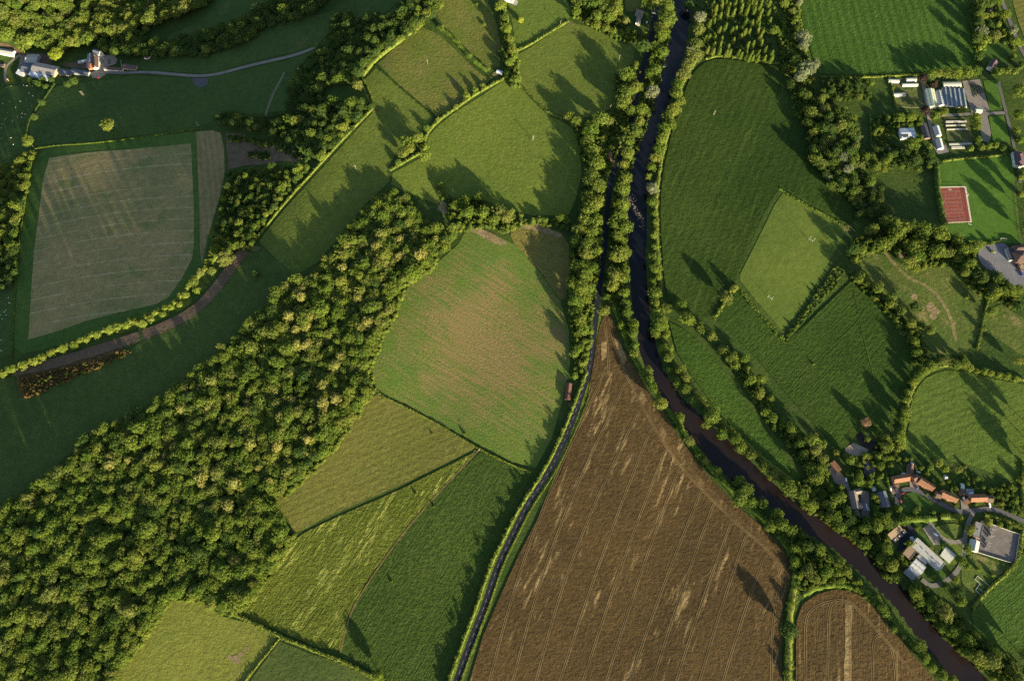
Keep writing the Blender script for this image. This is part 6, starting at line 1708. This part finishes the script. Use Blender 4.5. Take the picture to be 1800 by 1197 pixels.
def rugby(u, v, ang, label):
    p = W(u, v)
    t = thing("rugby_posts", label, "rugby posts", (p.x, p.y, p.z + .3), ang, "rugby posts on the pitch")
    for s in (-1, 1):
        mb = MB()
        mb.cyl(s * 2.8, 0, 0, 10., .13, .09, 8)
        mb.build("upright", FRAME, t)
    mb = MB()
    mb.bar((-2.6, 0, 3), (2.6, 0, 3), .10)
    mb.build("crossbar", FRAME, t)
pa = px_ang((1353, 524), (1424, 423)) + math.pi / 2
rugby(1424, 424, pa, "white H-shaped rugby posts at the upper end of the pitch")
rugby(1352, 525, pa, "white H-shaped rugby posts at the lower end of the pitch")
def bench(u, v, ang, label):
    p = W(u, v)
    t = thing("bench", label, "bench", (p.x, p.y, p.z + .5), ang)
    mb = MB()
    mb.box(-2.4, 2.4, -.3, .3, .42, .5)
    mb.build("seat", FRAME, t)
    for x in (-2, 2):
        lb = MB()
        lb.box(x - .08, x + .08, -.25, .25, 0, .417)
        lb.build("leg", METAL, t)
bench(1669, 334, R(-14), "white bench inside the red court's top end")
bench(1704, 395, R(-25), "white bench at the red court's lower corner")

# ------------------------------------------------------------------ vehicles
CARP = {k: plain("car paint " + k, c, var=.03, rough=.3, spec=.5) for k, c in dict(red=(.26, .02, .02), blue=(.03, .06, .30), white=(.75, .75, .75), dark=(.03, .035, .045), silver=(.40, .42, .45), yellow=(.40, .25, .03), navy=(.04, .05, .22)).items()}
TYRE = plain("tyre rubber", (.02, .02, .02), var=.1)
def car_mesh(van):
    prof = [(-2.1, .35), (-2.15, .8), (-1.9, .98), (-1.2, 1.02), (-.6, 1.45), (.9, 1.48), (1.75, 1.05), (2.1, .95), (2.12, .35)] if not van else [(-2.5, .35), (-2.55, .9), (-1.9, 1.2), (-1.35, 2.0), (2.5, 2.05), (2.55, .35)]
    n = len(prof)
    V = []
    for k, (yy, s) in enumerate(((-.86, .0), (-.8, 1), (.8, 1), (.86, 0))):
        for x, z in prof:
            V.append((x, yy if z < 1.1 else yy * (.86 if s else .80), z))
    F = [tuple(range(n))[::-1], tuple(3 * n + i for i in range(n))]
    for r_ in range(3):
        for i in range(n):
            j = (i + 1) % n
            F.append((r_ * n + i, r_ * n + j, (r_ + 1) * n + j, (r_ + 1) * n + i))
    return V, F
def car(u, v, ang, col, label, van=False, group="cars in yards and on the lane"):
    p = W(u, v, .8)
    t = thing("parked_van" if van else "parked_car", label, "van" if van else "car", (p.x, p.y, p.z + .48), ang, group)
    V, F = car_mesh(van)
    mb = MB()
    mb.add(V, F)
    mb.build("body", CARP[col], t)
    gb = MB()
    if van:
        gb.box(-1.95, -1.42, -.66, .66, 1.25, 1.72)
    else:
        gb.box(-.98, 1.4, -.66, .66, 1.12, 1.40)
        gb.box(-.5, .8, -.735, .735, 1.1, 1.36)
    gb.build("windows", GLASS, t)
    for sx in (-1.35, 1.35):
        for sy in (-1, 1):
            wb = MB()
            wb.cyl(sx, .33, min(sy * .68, sy * .89), max(sy * .68, sy * .89), .33, .33, 12, ax='y')
            wb.build("wheel", TYRE, t)
car(173.5, 137, R(80), 'red', "red car on the gravel below the farmhouse")
car(183, 103, R(85), 'silver', "silver car close to the farmhouse's grey wing")
car(192, 107.5, R(0), 'dark', "dark car in the farmyard, upper of two side by side")
car(191.5, 111.5, R(0), 'dark', "dark car in the farmyard, lower of two side by side")
car(1137, 40, R(75), 'white', "white car on the drive of the T-shaped house")
car(1147, 29, R(80), 'dark', "dark car under the boat at the T-shaped house")
car(1125, 128, R(70), 'yellow', "yellow car on the tree-lined upper road")
car(1487, 843, R(85), 'white', "white car on the brick drive of the west cottage")
car(1612, 857, R(72), 'navy', "navy blue car on gravel beside the second terrace")
car(1652, 881, R(65), 'dark', "dark car before the third terrace")
car(1586.5, 867.5, R(15), 'red', "red car at the top of the green's curve")
car(1583, 880, R(110), 'red', "red car on the green's west side")
car(1565, 859, R(95), 'white', "white car on the paved court by the slate house")
car(1574, 858, R(5), 'dark', "dark car on the paved court by the slate house")
car(1568.5, 872, R(5), 'dark', "dark car beside the slate house's gable")
car(1739, 888, R(95), 'white', "white van before the east terrace's annexe", True)
car(1694, 877, R(95), 'white', "white van in the drive left of the east terrace", True)
car(1614, 829.5, R(-20), 'silver', "silver car behind the second terrace")
car(1643.5, 939, R(-38), 'white', "white van parked on the works drive", True)
car(1796.5, 478, R(0), 'navy', "blue van at the right edge, nearer the school", True)
car(1797, 484, R(0), 'navy', "blue van at the right edge, farther from the school", True)
car(27, 97, R(50), 'navy', "navy blue trailer van by the left edge shed", True)
# digger at the farm gate
p = W(15, 142)
dg = thing("tractor", "small yellow tractor with a white bale behind at the farm gate", "tractor", (p.x, p.y, p.z + .3), R(-50))
mb = MB(); mb.box(-.2, 2.4, -.6, .6, .7, 1.5); mb.box(2.403, 2.7, -.4, .4, .8, 1.3); mb.build("bonnet", CARP['yellow'], dg)
mb = MB(); mb.box(-1.8, -.203, -.8, .8, .9, 2.5); mb.build("cab", CARP['yellow'], dg)
mb = MB(); mb.box(-1.9, -.1, -.9, .9, 2.503, 2.65); mb.build("cab_roof", FRAME, dg)
for x, r_ in ((-1.1, .8), (1.9, .5)):
    for s in (-1, 1):
        wb = MB(); wb.cyl(x, r_, min(s * .85, s * 1.2), max(s * .85, s * 1.2), r_, r_, 14, ax='y'); wb.build("wheel", TYRE, dg)
# boat on a trailer at the T-shaped house
p = W(1148, 25)
bo = thing("boat", "small white boat parked on the drive of the T-shaped house", "boat", (p.x, p.y, p.z + 1.), R(-15))
V = []
for x, w_, z0 in ((-3, 1.0, 0), (-1, 1.15, 0), (1.2, 1.0, 0), (2.6, .5, .15), (3.3, .05, .4)):
    V += [(x, -w_, .9), (x, -w_ * .6, z0), (x, w_ * .6, z0), (x, w_, .9)]
F = [(0, 1, 2, 3)] + [(i * 4 + j, i * 4 + (j + 1) % 4, i * 4 + 4 + (j + 1) % 4, i * 4 + 4 + j) for i in range(4) for j in range(4)] + [(19, 18, 17, 16)]
obj("hull", pydata("hull", V, F), bo, FRAME)
mb = MB(); mb.box(-1.2, .9, -.7, .7, .903, 1.5); mb.build("cabin", FRAME, bo)
mb = MB(); mb.box(-2.2, 1.8, -.6, .6, -.6, -.03); mb.build("cradle", WOODP, bo)

# ------------------------------------------------------------------ poles and lamps
def pole(u, v, ang, label, twin=False):
    p = W(u, v)
    t = thing("utility_pole", label, "utility pole", (p.x, p.y, p.z), ang, "timber utility poles in the fields")
    for x in ((-1.0, 1.0) if twin else (0,)):
        mb = MB()
        mb.cyl(x, 0, -.3, 9.5, .22, .16, 8)
        mb.build("pole", WOODP, t)
    mb = MB()
    mb.box(-1.8, 1.8, -.30, -.17, 8.9, 9.1)
    mb.build("crossarm", WOODP, t)
    for x in (-1.6, -.55, .55, 1.6):
        ib = MB()
        ib.cyl(x, -.235, 9.103, 9.4, .09, .06, 6)
        ib.build("insulator", FRAME, t)
for u, v, a, lab, tw in ((147, 168, .4, "timber twin pole in the shaded pasture below the farm", True), (350, 222, .2, "timber twin pole at the stubble field's top corner", True), (626, 298, .3, "timber pole on the lit strip field", False),
                         (752, 114, .3, "timber pole in the tussock pasture by its long tree shadows", False), (985, 46, .9, "timber pole on the lit hedge above the shadowed pasture", False), (1088, 106, .9, "timber pole in the pasture west of the lane", False),
                         (937, 247, .8, "timber twin pole in the middle of the sunlit ley", True), (1254, 203, .7, "timber twin pole in the large dark crop", True), (1208, 858, .5, "timber pole in the big wheat field", False), (1072, 193, .6, "timber pole at the shadowed pasture's lower corner", False), (843, 792, .5, "timber pole where four fields meet", False)):
    pole(u, v, a, lab, tw)
def lamp(u, v, label):
    p = W(u, v)
    t = thing("lamp_post", label, "lamp post", (p.x, p.y, p.z + .42), 0, "lamp posts of the car park")
    mb = MB(); mb.cyl(0, 0, 0, 6, .09, .06, 8); mb.build("pole", METAL, t)
    mb = MB(); mb.box(-.9, .9, -.35, .35, 6.003, 6.3); mb.build("lamp_head", FRAME, t)
lamp(1743, 448, "lamp post between the car park's upper bays")
lamp(1769, 464, "lamp post at the car park's lower bays near the school")
# ------------------------------------------------------------------ sheep (one skinned body mesh, copied)
def sheep_mesh():
    vs = [((0, 0, .62), .27), ((.35, 0, .66), .27), ((-.38, 0, .62), .25), ((.62, 0, .82), .13), ((.82, 0, .86), .09), ((.98, 0, .78), .06)]
    es = [(0, 1), (0, 2), (1, 3), (3, 4), (4, 5)]
    for x, par in ((.34, 1), (-.36, 2)):
        for s in (-1, 1):
            n = len(vs)
            vs += [((x, s * .15, .42), .085), ((x + .02, s * .15, .22), .05), ((x, s * .15, .02), .04)]
            es += [(par, n), (n, n + 1), (n + 1, n + 2)]
    n = len(vs)
    vs.append(((-.62, 0, .52), .04)); es.append((2, n))
    me = bpy.data.meshes.new("sheep")
    me.from_pydata([v[0] for v in vs], es, [])
    o = bpy.data.objects.new("sheep_tmp", me)
    COL.objects.link(o)
    m = o.modifiers.new("skin", 'SKIN')
    for i, (_, r_) in enumerate(vs):
        me.skin_vertices[0].data[i].radius = (r_, r_)
    me.skin_vertices[0].data[0].use_root = True
    o.modifiers.new("sub", 'SUBSURF').levels = 1
    dg_ = bpy.context.evaluated_depsgraph_get()
    res = bpy.data.meshes.new_from_object(o.evaluated_get(dg_))
    bpy.data.objects.remove(o)
    res.materials.clear()
    res.materials.append(plain("fleece", (.62, .59, .52), var=.12, scale=4.))
    return res
try:
    SH = sheep_mesh()
except Exception as e:
    print("SHEEP", e)
    mb = MB(); mb.cyl(0, 0, .4, 1.0, .3, .25, 8); SH = pydata("sheep", mb.V, mb.F)
SP = [(6, 150), (12, 155), (20, 152), (42, 151), (48, 152), (58, 152), (67, 151), (6, 183), (18, 179), (36, 179), (52, 165), (58, 170), (56, 187), (14, 199), (31, 207), (39, 207), (23, 213), (22, 216), (4, 219), (45, 202), (50, 194), (3, 226), (12, 254), (20, 243), (24, 255), (3, 245), (40, 200), (47, 176), (28, 190), (10, 210),
      (15, 524), (17, 533), (11, 546), (8, 549), (2, 554), (12, 554), (4, 561), (3, 598), (2, 616), (4, 618)]
for i, (u, v) in enumerate(SP):
    p = W(u, v)
    o = obj("sheep", SH, None, None, label=("white sheep grazing the shaded pasture below the farm barns" if v < 300 else "white sheep in the small pasture left of the stubble field"), category="sheep", group=("sheep below the farm" if v < 300 else "sheep left of the stubble"))
    o.location = (p.x, p.y, p.z + .28)
    o.rotation_euler = (0, 0, rng.uniform(0, 6.28))
    k = rng.uniform(1.05, 1.3)
    o.scale = (k, k, k)
